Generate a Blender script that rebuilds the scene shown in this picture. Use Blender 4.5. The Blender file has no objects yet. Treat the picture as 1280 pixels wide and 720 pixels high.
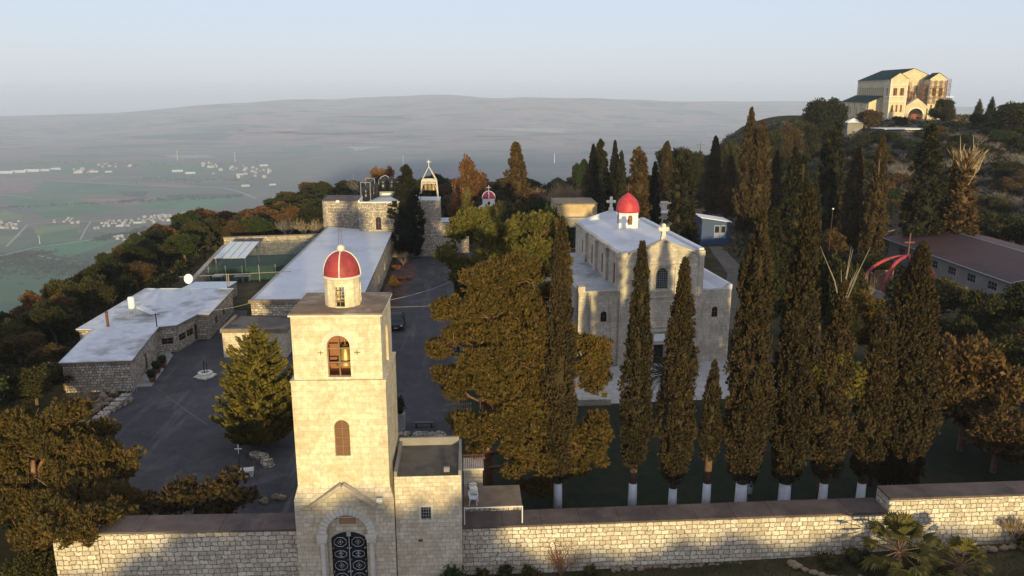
import bpy, math, random
import numpy as np
from math import sin, cos, tan, radians, pi, sqrt, atan2, hypot, exp
from mathutils import Vector, Matrix, noise

rng = random.Random(7)
npr = np.random.default_rng(7)
scene = bpy.context.scene
COL = scene.collection

# ------------------------------------------------------------------ camera
FPX = 1000.0
PITCH = radians(13.9); YAW = radians(3.2); CAM_H = 30.0
cam_d = bpy.data.cameras.new('camera'); cam = bpy.data.objects.new('camera', cam_d); COL.objects.link(cam)
cam.location = (0, 0, CAM_H); cam.rotation_euler = (pi/2 - PITCH, 0, -YAW)
cam_d.sensor_width = 36; cam_d.lens = 36*FPX/1280; cam_d.clip_start = 0.5; cam_d.clip_end = 120000
scene.camera = cam
_F = (sin(YAW), cos(YAW)); _R = (cos(YAW), -sin(YAW))
def _ray(px, py):
    a = (px-640)/FPX; b = (360-py)/FPX
    h = cos(PITCH)+b*sin(PITCH); v = -sin(PITCH)+b*cos(PITCH)
    return (_F[0]*h+_R[0]*a, _F[1]*h+_R[1]*a, v)
def at_z(px, py, z=0.0):
    """ground point seen at a pixel of the photograph, on the level z"""
    d = _ray(px, py); t = (z-CAM_H)/d[2]
    return Vector((d[0]*t, d[1]*t, z))
def at_y(px, py, Y):
    """point seen at a pixel, at the distance Y"""
    d = _ray(px, py); t = Y/d[1]
    return Vector((d[0]*t, Y, CAM_H+d[2]*t))
def depth_of(p):
    h = p[0]*_F[0]+p[1]*_F[1]
    return h*cos(PITCH)-(p[2]-CAM_H)*sin(PITCH)

# ------------------------------------------------------------------ mesh builder
class MB:
    def __init__(s): s.v = []; s.f = []; s.m = []
    def p(s, q): s.v.append((q[0], q[1], q[2])); return len(s.v)-1
    def face(s, pts, mi=0):
        s.f.append([s.p(q) for q in pts]); s.m.append(mi)
    def box(s, x0, y0, z0, x1, y1, z1, mi=0):
        i = len(s.v)
        for z in (z0, z1):
            for (x, y) in ((x0,y0),(x1,y0),(x1,y1),(x0,y1)): s.v.append((x,y,z))
        for q in ((3,2,1,0),(4,5,6,7),(0,1,5,4),(1,2,6,5),(2,3,7,6),(3,0,4,7)):
            s.f.append([i+k for k in q]); s.m.append(mi)
        return s
    def obox(s, c, sx, sy, sz, rot=None, mi=0):
        i = len(s.v); R = rot or Matrix.Identity(3)
        for z in (-.5,.5):
            for (x,y) in ((-.5,-.5),(.5,-.5),(.5,.5),(-.5,.5)):
                q = R @ Vector((x*sx,y*sy,z*sz)); s.v.append((c[0]+q.x,c[1]+q.y,c[2]+q.z))
        for q in ((3,2,1,0),(4,5,6,7),(0,1,5,4),(1,2,6,5),(2,3,7,6),(3,0,4,7)):
            s.f.append([i+k for k in q]); s.m.append(mi)
        return s
    def prism(s, poly, z0, z1, mi=0, top=None, bottom=True):
        n = len(poly); i = len(s.v)
        for z in (z0, z1):
            for (x, y) in poly: s.v.append((x, y, z))
        for k in range(n):
            s.f.append([i+k, i+(k+1)%n, i+n+(k+1)%n, i+n+k]); s.m.append(mi)
        s.f.append([i+n+k for k in range(n)]); s.m.append(mi if top is None else top)
        if bottom: s.f.append([i+n-1-k for k in range(n)]); s.m.append(mi)
        return s
    def tube(s, pts, r, n=6, mi=0, cap=True):
        pts = [Vector(q) for q in pts]; m = len(pts)
        rr = r if isinstance(r, (list, tuple)) else [r]*m
        i0 = len(s.v); prev = None
        for k in range(m):
            d = (pts[min(k+1,m-1)]-pts[max(k-1,0)])
            if d.length < 1e-9: d = Vector((0,0,1))
            d.normalize()
            a = prev if prev is not None else (Vector((1,0,0)) if abs(d.x) < .8 else Vector((0,1,0)))
            a = (a - d*a.dot(d))
            if a.length < 1e-6: a = d.orthogonal()
            a.normalize(); prev = a; b = d.cross(a)
            for j in range(n):
                t = 2*pi*j/n; q = pts[k]+(a*cos(t)+b*sin(t))*rr[k]; s.v.append((q.x,q.y,q.z))
        for k in range(m-1):
            for j in range(n):
                s.f.append([i0+k*n+j, i0+k*n+(j+1)%n, i0+(k+1)*n+(j+1)%n, i0+(k+1)*n+j]); s.m.append(mi)
        if cap:
            s.f.append([i0+n-1-j for j in range(n)]); s.m.append(mi)
            s.f.append([i0+(m-1)*n+j for j in range(n)]); s.m.append(mi)
        return s
    def bar(s, a, b, r=.03, mi=0, n=4): return s.tube([a, b], r, n, mi)
    def lathe(s, cx, cy, prof, n=24, mi=0, a0=0.0, a1=2*pi):
        full = abs(a1-a0-2*pi) < 1e-6; m = n if full else n+1; i0 = len(s.v)
        for (r, z) in prof:
            for j in range(m):
                t = a0+(a1-a0)*j/n; s.v.append((cx+r*cos(t), cy+r*sin(t), z))
        for k in range(len(prof)-1):
            for j in range(n):
                j2 = (j+1)%m
                s.f.append([i0+k*m+j, i0+k*m+j2, i0+(k+1)*m+j2, i0+(k+1)*m+j]); s.m.append(mi)
        return s
    def ball(s, c, rx, ry, rz, nu=10, nv=6, mi=0, wob=0, seed=0):
        i0 = len(s.v)
        for k in range(nv+1):
            t = pi*k/nv
            for j in range(nu):
                a = 2*pi*j/nu; d = Vector((sin(t)*cos(a), sin(t)*sin(a), cos(t)))
                w = 1+wob*noise.noise(d*1.7+Vector((seed*3.1, c[0], c[1]))) if wob else 1
                s.v.append((c[0]+rx*d.x*w, c[1]+ry*d.y*w, c[2]+rz*d.z*w))
        for k in range(nv):
            for j in range(nu):
                s.f.append([i0+k*nu+j, i0+(k+1)*nu+j, i0+(k+1)*nu+(j+1)%nu, i0+k*nu+(j+1)%nu]); s.m.append(mi)
        return s
    # wall sheet with openings. O origin at u=0, U along the wall, N inward. op: (u0,u1,zs,zt,rise)
    def panel(s, O, U, N, w, z0, z1, ops=(), depth=.3, mi=0, mr=None, seg=10):
        mr = mi if mr is None else mr
        def P(u, z, d=0): return (O[0]+U[0]*u+N[0]*d, O[1]+U[1]*u+N[1]*d, z)
        cur = 0
        for op in sorted(ops):
            u0,u1,zs,zt,rise = op
            if u0 > cur+1e-6: s.face([P(cur,z0),P(u0,z0),P(u0,z1),P(cur,z1)], mi)
            if zs > z0+1e-6: s.face([P(u0,z0),P(u1,z0),P(u1,zs),P(u0,zs)], mi)
            top = arch_pts(u0,u1,zt,rise,seg)
            for k in range(len(top)-1):
                (ua,za),(ub,zb) = top[k],top[k+1]
                s.face([P(ua,za),P(ub,zb),P(ub,z1),P(ua,z1)], mi)
            loop = [(u0,zs)]+top+[(u1,zs)]
            for k in range(len(loop)):
                a, b = loop[k], loop[(k+1)%len(loop)]
                if a == b: continue
                s.face([P(a[0],a[1]),P(b[0],b[1]),P(b[0],b[1],depth),P(a[0],a[1],depth)], mr)
            cur = u1
        if cur < w-1e-6: s.face([P(cur,z0),P(w,z0),P(w,z1),P(cur,z1)], mi)
        return s
    def build(s, name, mats, parent=None, smooth=False, loc=None, rz=0, fix=True):
        me = bpy.data.meshes.new(name)
        me.from_pydata(s.v, [], s.f)
        for m in (mats if isinstance(mats, (list, tuple)) else [mats]): me.materials.append(m)
        me.polygons.foreach_set('material_index', s.m)
        if smooth: me.polygons.foreach_set('use_smooth', [True]*len(me.polygons))
        me.update()
        o = bpy.data.objects.new(name, me); COL.objects.link(o)
        if parent is not None: o.parent = parent
        if loc is not None: o.location = loc; o.rotation_euler = (0,0,rz)
        return o

def arch_pts(u0, u1, zt, rise, seg=10):
    if rise <= 0: return [(u0,zt),(u1,zt)]
    c = (u0+u1)/2; h = (u1-u0)/2
    if rise >= h*.98:
        return [(c-h*cos(pi*k/seg), zt+rise*sin(pi*k/seg)) for k in range(seg+1)]
    R = (h*h+rise*rise)/(2*rise); a = math.asin(min(1,h/R))
    return [(c+R*sin(-a+2*a*k/seg), zt+rise-R+R*cos(-a+2*a*k/seg)) for k in range(seg+1)]

def thing(name, label, cat, loc=(0,0,0), rz=0.0, group=None):
    o = bpy.data.objects.new(name, None); COL.objects.link(o)
    o.empty_display_size = .5
    o.location = loc; o.rotation_euler = (0,0,rz); o['label'] = label; o['category'] = cat
    if group: o['group'] = group
    return o
def tag(o, label, cat, group=None):
    o['label'] = label; o['category'] = cat
    if group: o['group'] = group
    return o
def kind(o, k): o['kind'] = k; return o

def window(parent, name, O, U, N, op, depth, mf, mp, nx=2, nz=3, bar=.05, pane=True):
    """a window part (frame and bars) with its pane as a sub-part, set in an opening at a depth"""
    u0,u1,zs,zt,rise = op
    def P(u, z, d=0): return (O[0]+U[0]*u+N[0]*(depth+d), O[1]+U[1]*u+N[1]*(depth+d), z)
    top = arch_pts(u0,u1,zt,rise,8); loop = [(u0,zs)]+top+[(u1,zs)]
    b = MB(); hz = zt+rise-zs
    pts = [P(u,z,-.06) for u,z in loop]
    b.tube(pts+[pts[0]], bar, 4, 0)
    for k in range(1, nx):
        u = u0+(u1-u0)*k/nx; t = abs((u-(u0+u1)/2)/((u1-u0)/2)); b.bar(P(u,zs,-.06), P(u,zt+rise*sqrt(max(0,1-t*t)),-.06), bar*.8)
    for k in range(1, nz):
        z = zs+hz*k/nz
        hw = (u1-u0)/2
        if z > zt and rise > 0: hw *= sqrt(max(.02, 1-((z-zt)/rise)**2))
        c = (u0+u1)/2; b.bar(P(c-hw,z,-.06), P(c+hw,z,-.06), bar*.8)
    w = b.build(name, mf, parent)
    if pane:
        g = MB(); g.face([P(u,z,0) for u,z in loop]); g.build('pane', mp, w)
    return w

# ------------------------------------------------------------------ materials
def mat(name):
    m = bpy.data.materials.new(name); m.use_nodes = True
    nt = m.node_tree; b = nt.nodes['Principled BSDF']
    return m, nt, b
def N_(nt, t, **kw):
    n = nt.nodes.new(t)
    for k, v in kw.items():
        if k in n.inputs: n.inputs[k].default_value = v
        else: setattr(n, k, v)
    return n
def rgba(c): return (c[0], c[1], c[2], 1)
def ramp(nt, fac, stops):
    r = nt.nodes.new('ShaderNodeValToRGB'); nt.links.new(fac, r.inputs[0])
    e = r.color_ramp.elements
    while len(e) < len(stops): e.new(.5)
    for k, (p, c) in enumerate(stops): e[k].position = p; e[k].color = rgba(c)
    return r.outputs[0]
def mixc(nt, fac, a, b, mode='MIX'):
    n = nt.nodes.new('ShaderNodeMix'); n.data_type = 'RGBA'; n.blend_type = mode
    for sock, v in ((n.inputs[0], fac), (n.inputs[6], a), (n.inputs[7], b)):
        if isinstance(v, bpy.types.NodeSocket): nt.links.new(v, sock)
        elif isinstance(v, (int, float)): sock.default_value = v
        else: sock.default_value = rgba(v)
    return n.outputs[2]
def math_(nt, op, a, b=None):
    n = nt.nodes.new('ShaderNodeMath'); n.operation = op
    for sock, v in ((n.inputs[0], a), (n.inputs[1], b)):
        if v is None: continue
        if isinstance(v, bpy.types.NodeSocket): nt.links.new(v, sock)
        else: sock.default_value = v
    return n.outputs[0]
def noise_(nt, vec, scale, detail=4, rough=.55, out=0):
    n = N_(nt, 'ShaderNodeTexNoise'); n.inputs['Scale'].default_value = scale; n.inputs['Detail'].default_value = detail
    n.inputs['Roughness'].default_value = rough
    nt.links.new(vec, n.inputs['Vector']); return n.outputs[out]
def wallvec(nt, distort=0.0, dscale=1.5):
    """object coordinates laid on the upright faces: along the wall, then up"""
    tc = nt.nodes.new('ShaderNodeTexCoord')
    sx = nt.nodes.new('ShaderNodeSeparateXYZ'); nt.links.new(tc.outputs['Object'], sx.inputs[0])
    sn = nt.nodes.new('ShaderNodeSeparateXYZ'); nt.links.new(tc.outputs['Normal'], sn.inputs[0])
    side = math_(nt, 'GREATER_THAN', math_(nt, 'ABSOLUTE', sn.outputs[0]), .6)
    mx = nt.nodes.new('ShaderNodeMix'); nt.links.new(side, mx.inputs[0])
    nt.links.new(sx.outputs[0], mx.inputs[2]); nt.links.new(sx.outputs[1], mx.inputs[3])
    flat = math_(nt, 'GREATER_THAN', math_(nt, 'ABSOLUTE', sn.outputs[2]), .8)
    my = nt.nodes.new('ShaderNodeMix'); nt.links.new(flat, my.inputs[0])
    nt.links.new(sx.outputs[2], my.inputs[2]); nt.links.new(sx.outputs[1], my.inputs[3])
    cb = nt.nodes.new('ShaderNodeCombineXYZ'); nt.links.new(mx.outputs[0], cb.inputs[0]); nt.links.new(my.outputs[0], cb.inputs[1])
    vec = cb.outputs[0]
    if distort:
        nz = noise_(nt, vec, dscale, 2, .5, 1)
        a = nt.nodes.new('ShaderNodeVectorMath'); a.operation = 'SUBTRACT'; nt.links.new(nz, a.inputs[0]); a.inputs[1].default_value = (.5,.5,.5)
        b = nt.nodes.new('ShaderNodeVectorMath'); b.operation = 'SCALE'; nt.links.new(a.outputs[0], b.inputs[0]); b.inputs['Scale'].default_value = distort
        c = nt.nodes.new('ShaderNodeVectorMath'); c.operation = 'ADD'; nt.links.new(vec, c.inputs[0]); nt.links.new(b.outputs[0], c.inputs[1])
        vec = c.outputs[0]
    return vec, tc.outputs['Object']
def stone(name, c1, c2, mortar, bw, rh, ms, distort=.0, dscale=1.5, stain=(.3,.22,.12), stain_amt=.35, bump=.4, smooth=.1, streak=0.0, lo=.35, fine=0.0):
    m, nt, b = mat(name)
    vec, obj = wallvec(nt, distort, dscale)
    if fine:
        q = noise_(nt, vec, 5.5, 2, .5, 1)
        a_ = nt.nodes.new('ShaderNodeVectorMath'); a_.operation = 'MULTIPLY_ADD'; nt.links.new(q, a_.inputs[0]); a_.inputs[1].default_value = (fine*2,fine*2,0); nt.links.new(vec, a_.inputs[2]); vec = a_.outputs[0]
    br = N_(nt, 'ShaderNodeTexBrick'); nt.links.new(vec, br.inputs['Vector'])
    br.inputs['Color1'].default_value = rgba(c1); br.inputs['Color2'].default_value = rgba(c2); br.inputs['Mortar'].default_value = rgba(mortar)
    br.inputs['Scale'].default_value = 1; br.inputs['Mortar Size'].default_value = ms; br.inputs['Mortar Smooth'].default_value = smooth
    br.inputs['Brick Width'].default_value = bw; br.inputs['Row Height'].default_value = rh; br.inputs['Bias'].default_value = -.1
    br.offset = .5; br.squash = .72; br.squash_frequency = 3
    col = br.outputs['Color']
    n1 = noise_(nt, obj, .45, 5, .6)
    f = ramp(nt, n1, [(.45,(0,0,0)),(.72,(1,1,1))])
    col = mixc(nt, math_(nt,'MULTIPLY',f,stain_amt), col, stain)
    n2 = noise_(nt, obj, 3.5, 6, .65)
    col = mixc(nt, 1.0, col, ramp(nt, n2, [(.25,(lo+.3,lo+.3,lo+.3)),(.7,(1.12,1.12,1.12))]), 'MULTIPLY')
    if streak:
        mp = nt.nodes.new('ShaderNodeMapping'); mp.inputs['Scale'].default_value = (1.6,1.6,.12); nt.links.new(obj, mp.inputs[0])
        n3 = noise_(nt, mp.outputs[0], 1.2, 5, .6)
        col = mixc(nt, math_(nt,'MULTIPLY',ramp(nt,n3,[(.52,(0,0,0)),(.7,(1,1,1))]),streak), col, tuple(x*.35 for x in c1))
    nt.links.new(col, b.inputs['Base Color']); b.inputs['Roughness'].default_value = .9
    bp = nt.nodes.new('ShaderNodeBump'); bp.inputs['Strength'].default_value = bump; bp.inputs['Distance'].default_value = .06
    h = mixc(nt, .25, math_(nt,'SUBTRACT',1.0,br.outputs['Fac']), n2)
    nt.links.new(h, bp.inputs['Height']); nt.links.new(bp.outputs[0], b.inputs['Normal'])
    return m
def mottled(name, c1, c2, scale=.6, rough=.9, c3=None, s3=.08, bump=0.0, spec=.3, coords='Object', detail=6, p=(.35,.7)):
    m, nt, b = mat(name)
    tc = nt.nodes.new('ShaderNodeTexCoord'); v = tc.outputs[coords]
    n = noise_(nt, v, scale, detail, .62)
    col = ramp(nt, n, [(p[0],c1),(p[1],c2)])
    if c3 is not None:
        n2 = noise_(nt, v, s3, 5, .65)
        col = mixc(nt, ramp(nt, n2, [(.52,(0,0,0)),(.66,(1,1,1))]), col, c3)
    nt.links.new(col, b.inputs['Base Color']); b.inputs['Roughness'].default_value = rough
    b.inputs['Specular IOR Level'].default_value = spec
    if bump:
        bp = nt.nodes.new('ShaderNodeBump'); bp.inputs['Strength'].default_value = bump; bp.inputs['Distance'].default_value = .05
        nt.links.new(noise_(nt, v, scale*6, 5, .6), bp.inputs['Height']); nt.links.new(bp.outputs[0], b.inputs['Normal'])
    return m
def plain(name, c, rough=.6, metal=0.0, var=.12):
    m, nt, b = mat(name)
    tc = nt.nodes.new('ShaderNodeTexCoord')
    n = noise_(nt, tc.outputs['Object'], 2.0, 5, .6)
    nt.links.new(ramp(nt, n, [(.3,tuple(x*(1-var) for x in c)),(.7,tuple(min(1,x*(1+var)) for x in c))]), b.inputs['Base Color'])
    b.inputs['Roughness'].default_value = rough; b.inputs['Metallic'].default_value = metal
    return m
def leafmat(name, ca, cb, cc=None, trans=.25, obvar=.35):
    m, nt, b = mat(name)
    g = nt.nodes.new('ShaderNodeNewGeometry')
    oi = nt.nodes.new('ShaderNodeObjectInfo')
    st = [(0.0,ca),(.75,cb)]
    if cc is not None: st.append((1.0,cc))
    col = ramp(nt, g.outputs['Random Per Island'], st)
    tc = nt.nodes.new('ShaderNodeTexCoord')
    n = noise_(nt, tc.outputs['Object'], .5, 3, .5)
    col = mixc(nt, 1.0, col, ramp(nt, n, [(.3,(.75,.8,.8)),(.7,(1.25,1.18,1.0))]), 'MULTIPLY')
    col = mixc(nt, 1.0, col, ramp(nt, oi.outputs['Random'], [(0,(1-obvar,1-obvar*.8,1-obvar)),(1,(1+obvar,1+obvar*.7,1+obvar*.3))]), 'MULTIPLY')
    nt.links.new(col, b.inputs['Base Color']); b.inputs['Roughness'].default_value = .75
    b.inputs['Specular IOR Level'].default_value = .15
    tr = nt.nodes.new('ShaderNodeBsdfTranslucent'); nt.links.new(col, tr.inputs[0])
    mx = nt.nodes.new('ShaderNodeMixShader'); mx.inputs[0].default_value = trans
    nt.links.new(b.outputs[0], mx.inputs[1]); nt.links.new(tr.outputs[0], mx.inputs[2])
    nt.links.new(mx.outputs[0], nt.nodes['Material Output'].inputs[0])
    return m

M = {}
M['ashlar'] = stone('ashlar_limestone', (.66,.56,.38), (.78,.69,.50), (.48,.39,.26), .62, .36, .008, .012, 2, (.42,.29,.13), .5, .25, .2, .28)
M['ashlar_small'] = stone('coursed_limestone', (.56,.48,.35), (.76,.67,.51), (.34,.27,.19), .46, .27, .012, .05, 2, (.40,.25,.12), .45, .35, .3, .12)
M['rubble'] = stone('boundary_rubble', (.50,.43,.33), (.80,.73,.60), (.20,.155,.115), .50, .31, .030, .20, 1.7, (.40,.29,.17), .35, .75, .55, .1, fine=.09)
M['rubble_dark'] = stone('monastery_rubble', (.34,.28,.21), (.70,.62,.51), (.10,.08,.06), .44, .29, .034, .16, 1.9, (.30,.22,.14), .35, .75, .55, .1, fine=.09)
M['church'] = stone('church_limestone', (.47,.41,.32), (.60,.53,.42), (.33,.28,.21), .7, .34, .012, .02, 2, (.23,.19,.14), .6, .25, .3, .5)
M['church_trim'] = mottled('church_trim', (.38,.33,.26), (.56,.50,.40), 1.2, .9, (.24,.2,.15), .35)
M['trim'] = mottled('limestone_trim', (.55,.50,.42), (.70,.65,.56), 1.5, .85)
M['basilica'] = stone('basilica_stone', (.60,.49,.31), (.72,.61,.42), (.48,.38,.25), 1.4, .6, .02, .02, 2, (.34,.27,.18), .4, .2, .2, .15)
M['arcade'] = mottled('arcade_plaster', (.42,.30,.16), (.55,.42,.26), .8, .9)  # orange of the low sun put into the wall colour
M['white_roof'] = mottled('white_roof_coating', (.52,.535,.55), (.59,.605,.62), .35, .7, (.46,.47,.48), .16, p=(.3,.65))
M['white_roof_dirty'] = mottled('dirty_white_roof', (.46,.475,.49), (.60,.615,.63), .9, .75, (.26,.255,.245), .17, p=(.3,.65))
M['grey_roof'] = mottled('grey_roof_coating', (.27,.275,.28), (.40,.41,.42), .6, .85, (.18,.18,.175), .25)
M['white'] = plain('white_paint', (.78,.77,.75), .6, var=.06)
M['coping'] = mottled('brown_coping', (.085,.062,.055), (.145,.11,.095), .7, .9, (.065,.05,.045), .4)
M['coping_lt'] = mottled('tan_coping', (.17,.125,.085), (.27,.205,.145), .9, .9)
M['tower_roof'] = mottled('tower_roof_screed', (.17,.115,.07), (.28,.20,.13), .8, .9, (.36,.29,.21), .5)
M['annex_roof'] = mottled('annex_roof_screed', (.085,.075,.062), (.17,.145,.115), .55, .95, (.06,.055,.05), .35)
M['red'] = mottled('dome_red_paint', (.26,.028,.032), (.38,.055,.055), 2.2, .6, (.20,.03,.03), 1.3, spec=.4)
M['red_bright'] = mottled('bright_red_paint', (.40,.028,.035), (.52,.06,.065), 2, .55, (.33,.03,.035), 1.1, spec=.4)
M['magenta'] = plain('dark_pink_paint', (.30,.02,.05), .5)
M['red_steel'] = mottled('red_steel', (.26,.03,.045), (.40,.055,.07), 1.5, .6, (.18,.04,.04), .7)
M['wood'] = plain('brown_wood', (.16,.075,.035), .7)
M['window_metal'] = plain('bronze_window_metal', (.30,.19,.11), .5)
M['red_wood'] = plain('reddish_wood', (.28,.11,.045), .7)
M['rust'] = plain('rusty_metal', (.11,.045,.028), .8)
M['black_iron'] = plain('black_iron', (.012,.012,.016), .5)
M['silver'] = plain('silver_metal', (.55,.55,.55), .4, .3)
M['grey_metal'] = plain('grey_metal', (.28,.28,.28), .5)
M['bell'] = plain('bell_bronze', (.42,.27,.09), .4, .5)
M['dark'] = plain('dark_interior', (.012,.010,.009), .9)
m, nt, b = mat('dark_glass'); b.inputs['Base Color'].default_value = (.02,.018,.018,1); b.inputs['Roughness'].default_value = .12; M['glass'] = m
m, nt, b = mat('amber_glass'); b.inputs['Base Color'].default_value = (.22,.085,.02,1); b.inputs['Roughness'].default_value = .25; M['amber'] = m
M['tank'] = plain('black_plastic', (.012,.012,.014), .35)
M['blue'] = plain('blue_paint', (.030,.060,.15), .7)
M['blue_lt'] = plain('pale_blue_paint', (.16,.21,.31), .6)
M['net'] = plain('green_net', (.035,.085,.07), .9)
_nt = M['net'].node_tree; _t = _nt.nodes.new('ShaderNodeBsdfTransparent'); _x = _nt.nodes.new('ShaderNodeMixShader'); _x.inputs[0].default_value = .5
_nt.links.new(_nt.nodes['Principled BSDF'].outputs[0], _x.inputs[1]); _nt.links.new(_t.outputs[0], _x.inputs[2]); _nt.links.new(_x.outputs[0], _nt.nodes['Material Output'].inputs[0])
M['sheet'] = plain('translucent_roof_sheet', (.52,.56,.55), .35)
M['hall_roof'] = mottled('brown_sheet_roof', (.050,.026,.026), (.075,.038,.037), .3, .6, (.040,.022,.022), .15)
M['plaster'] = mottled('plaster_wall', (.20,.185,.17), (.28,.26,.24), .5, .9)
M['green_roof'] = plain('green_copper_roof', (.018,.042,.036), .9, var=.2)
M['green_roof'].node_tree.nodes['Principled BSDF'].inputs['Specular IOR Level'].default_value = .1
M['concrete'] = mottled('grey_concrete', (.26,.245,.225), (.38,.36,.335), .8, .9)
M['car_paint'] = plain('dark_blue_car_paint', (.008,.010,.020), .45, 0)
M['car_paint'].node_tree.nodes['Principled BSDF'].inputs['Specular IOR Level'].default_value = .25
M['tyre'] = plain('tyre_rubber', (.012,.012,.012), .9)
M['plastic_white'] = plain('white_plastic', (.74,.74,.74), .45)
M['terracotta'] = plain('terracotta', (.24,.10,.06), .8)
M['bark'] = mottled('brown_bark', (.11,.065,.04), (.20,.125,.08), 2.5, .95, bump=.5)
M['bark_pine'] = mottled('red_pine_bark', (.17,.085,.05), (.30,.16,.10), 2.5, .95, bump=.5)
M['bark_grey'] = mottled('grey_bark', (.15,.125,.11), (.27,.235,.215), 2.5, .95)
M['bark_pale'] = mottled('pale_bark', (.20,.165,.13), (.33,.28,.225), 2.0, .9)
M['limewash'] = mottled('limewashed_bark', (.58,.60,.64), (.80,.82,.85), 2.0, .85, (.30,.30,.32), .9)
# ------------------------------------------------------------------ sun, sky, air
SUN_AZ = radians(8); SUN_EL = radians(5.2)
S = Vector((sin(SUN_AZ)*cos(SUN_EL), -cos(SUN_AZ)*cos(SUN_EL), sin(SUN_EL)))
sun_d = bpy.data.lights.new('sun', 'SUN'); sun = bpy.data.objects.new('sun', sun_d); COL.objects.link(sun)
sun_d.energy = 3.0; sun_d.angle = radians(1.0); sun_d.color = (1.0, .80, .39)
sun.rotation_euler = S.to_track_quat('Z', 'Y').to_euler(); sun.location = S*200
world = bpy.data.worlds.new('World'); scene.world = world; world.use_nodes = True
wn = world.node_tree; bg = wn.nodes['Background']
sky = wn.nodes.new('ShaderNodeTexSky'); sky.sky_type = 'NISHITA'; sky.sun_disc = False
sky.sun_elevation = SUN_EL; sky.sun_rotation = pi-SUN_AZ; sky.altitude = 400
sky.air_density = 1.0; sky.dust_density = 1.0; sky.ozone_density = 3.0
veil = wn.nodes.new('ShaderNodeMix'); veil.data_type = 'RGBA'; veil.inputs[0].default_value = .76   # pale high haze over the whole sky
wn.links.new(sky.outputs[0], veil.inputs[6]); veil.inputs[7].default_value = (2.7, 2.8, 3.3, 1)
wn.links.new(veil.outputs[2], bg.inputs[0]); bg.inputs[1].default_value = .15
scene.view_settings.view_transform = 'Standard'; scene.view_settings.look = 'None'
scene.view_settings.exposure = 0.85; scene.view_settings.gamma = 1
cy = scene.cycles
cy.max_bounces = 6; cy.diffuse_bounces = 2; cy.glossy_bounces = 2; cy.transmission_bounces = 3; cy.volume_bounces = 4; cy.transparent_max_bounces = 4
cy.use_adaptive_sampling = True

HAZE_DENSITY = 9.6e-5
hz = MB().box(-31000, -7000, -1500, 31000, 29000, 62)
m, nt, b = mat('air'); nt.nodes.remove(b)
pv = nt.nodes.new('ShaderNodeVolumePrincipled'); pv.inputs['Color'].default_value = (.72,.83,1.0,1)
pv.inputs['Density'].default_value = HAZE_DENSITY; pv.inputs['Anisotropy'].default_value = 0.0
nt.links.new(pv.outputs[0], nt.nodes['Material Output'].inputs['Volume'])
kind(hz.build('haze', m), 'stuff')

# ------------------------------------------------------------------ terrain
def sstep(a, b, x):
    t = min(1, max(0, (x-a)/(b-a))); return t*t*(3-2*t)
VALLEY = -430.0
def plateau(x, y):
    h = 17*sstep(80, 175, x)*sstep(135, 300, y)
    if y < 45.2: h += .053*max(0, x-5)*sstep(60, 35, y) if x < 60 else 2.9
    return h
def edge_left(y): return -53 + 15*sstep(150, 260, y) + 3*sin(y*.07)
def edge_back(x): return 238 + 190*sstep(40, 170, x) + 5*sin(x*.06)
def height(x, y):
    dx = max(edge_left(y)-x, x-430, 0); dy = max(-75-y, y-edge_back(x), 0)
    d = hypot(dx, dy)
    base = plateau(x, y)
    if d > 0:
        drop = d*d/22 if d < 12 else (12*12/22+(d-12)*.78)
        drop += 10*noise.noise(Vector((x*.01, y*.01, 0)))*sstep(10, 120, d)
        z = base-drop
    else: z = base
    far = VALLEY
    r = hypot(x, y)
    if r > 3000:
        far += 9*noise.noise(Vector((x*.0006, y*.0006, 3)))*sstep(3500, 6000, r)
        az = math.degrees(atan2(x, y))
        prof = .55+.45*exp(-((az-2)/17)**2)
        prof *= sstep(-31, -12, az)*.88+.12
        hill = sstep(5600, 13500, y)*prof*285
        hill += 110*noise.noise(Vector((x*.00028+7, y*.00028, 1)))*sstep(6000, 9500, r)
        hill += 60*noise.noise(Vector((x*.0009, y*.0009, 5)))*sstep(6000, 9000, r)
        rid = 1-abs(noise.noise(Vector((x*.00016+3, y*.00042, 4)))*2)
        hill += 120*max(0, rid)**2*sstep(6200, 8200, y)*(1-sstep(13000, 14500, y))*prof
        far += hill
        far -= 160*sstep(15000, 20000, y)*prof
        far -= 750*sstep(15500, 27000, r)
    k = 40.0
    if z > far+k: return z
    if z < far-k: return far
    t = (z-far+k)/(2*k); return far*(1-t)+z*t + k*t*(1-t)
def axis(lo, hi, flo, fhi, step, growth):
    a = [flo]; 
    while a[-1] < fhi: a.append(a[-1]+step)
    s = step
    while a[-1] < hi: s *= growth; a.append(min(hi, a[-1]+s))
    s = step
    while a[0] > lo: s *= growth; a.insert(0, max(lo, a[0]-s))
    return a
xs = axis(-30500, 30500, -130, 270, 5, 1.07); ys = axis(-6500, 28500, -60, 440, 5, 1.06)
tv = []; nx_, ny_ = len(xs), len(ys)
def in_compound(x, y): return -41 < x < 50 and 47 < y < 165
for y in ys:
    for x in xs:
        z = height(x, y)
        if z > -6 and -130 < x < 270 and -60 < y < 440:
            z += (.25*noise.noise(Vector((x*.15, y*.15, 0))))*(0 if in_compound(x, y) else 1)
        if in_compound(x, y): z -= .06
        tv.append((x, y, z))
tb = MB(); tb.v = tv
for j in range(ny_-1):
    for i in range(nx_-1):
        a = j*nx_+i; tb.f.append([a, a+1, a+nx_+1, a+nx_]); tb.m.append(0)
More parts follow.
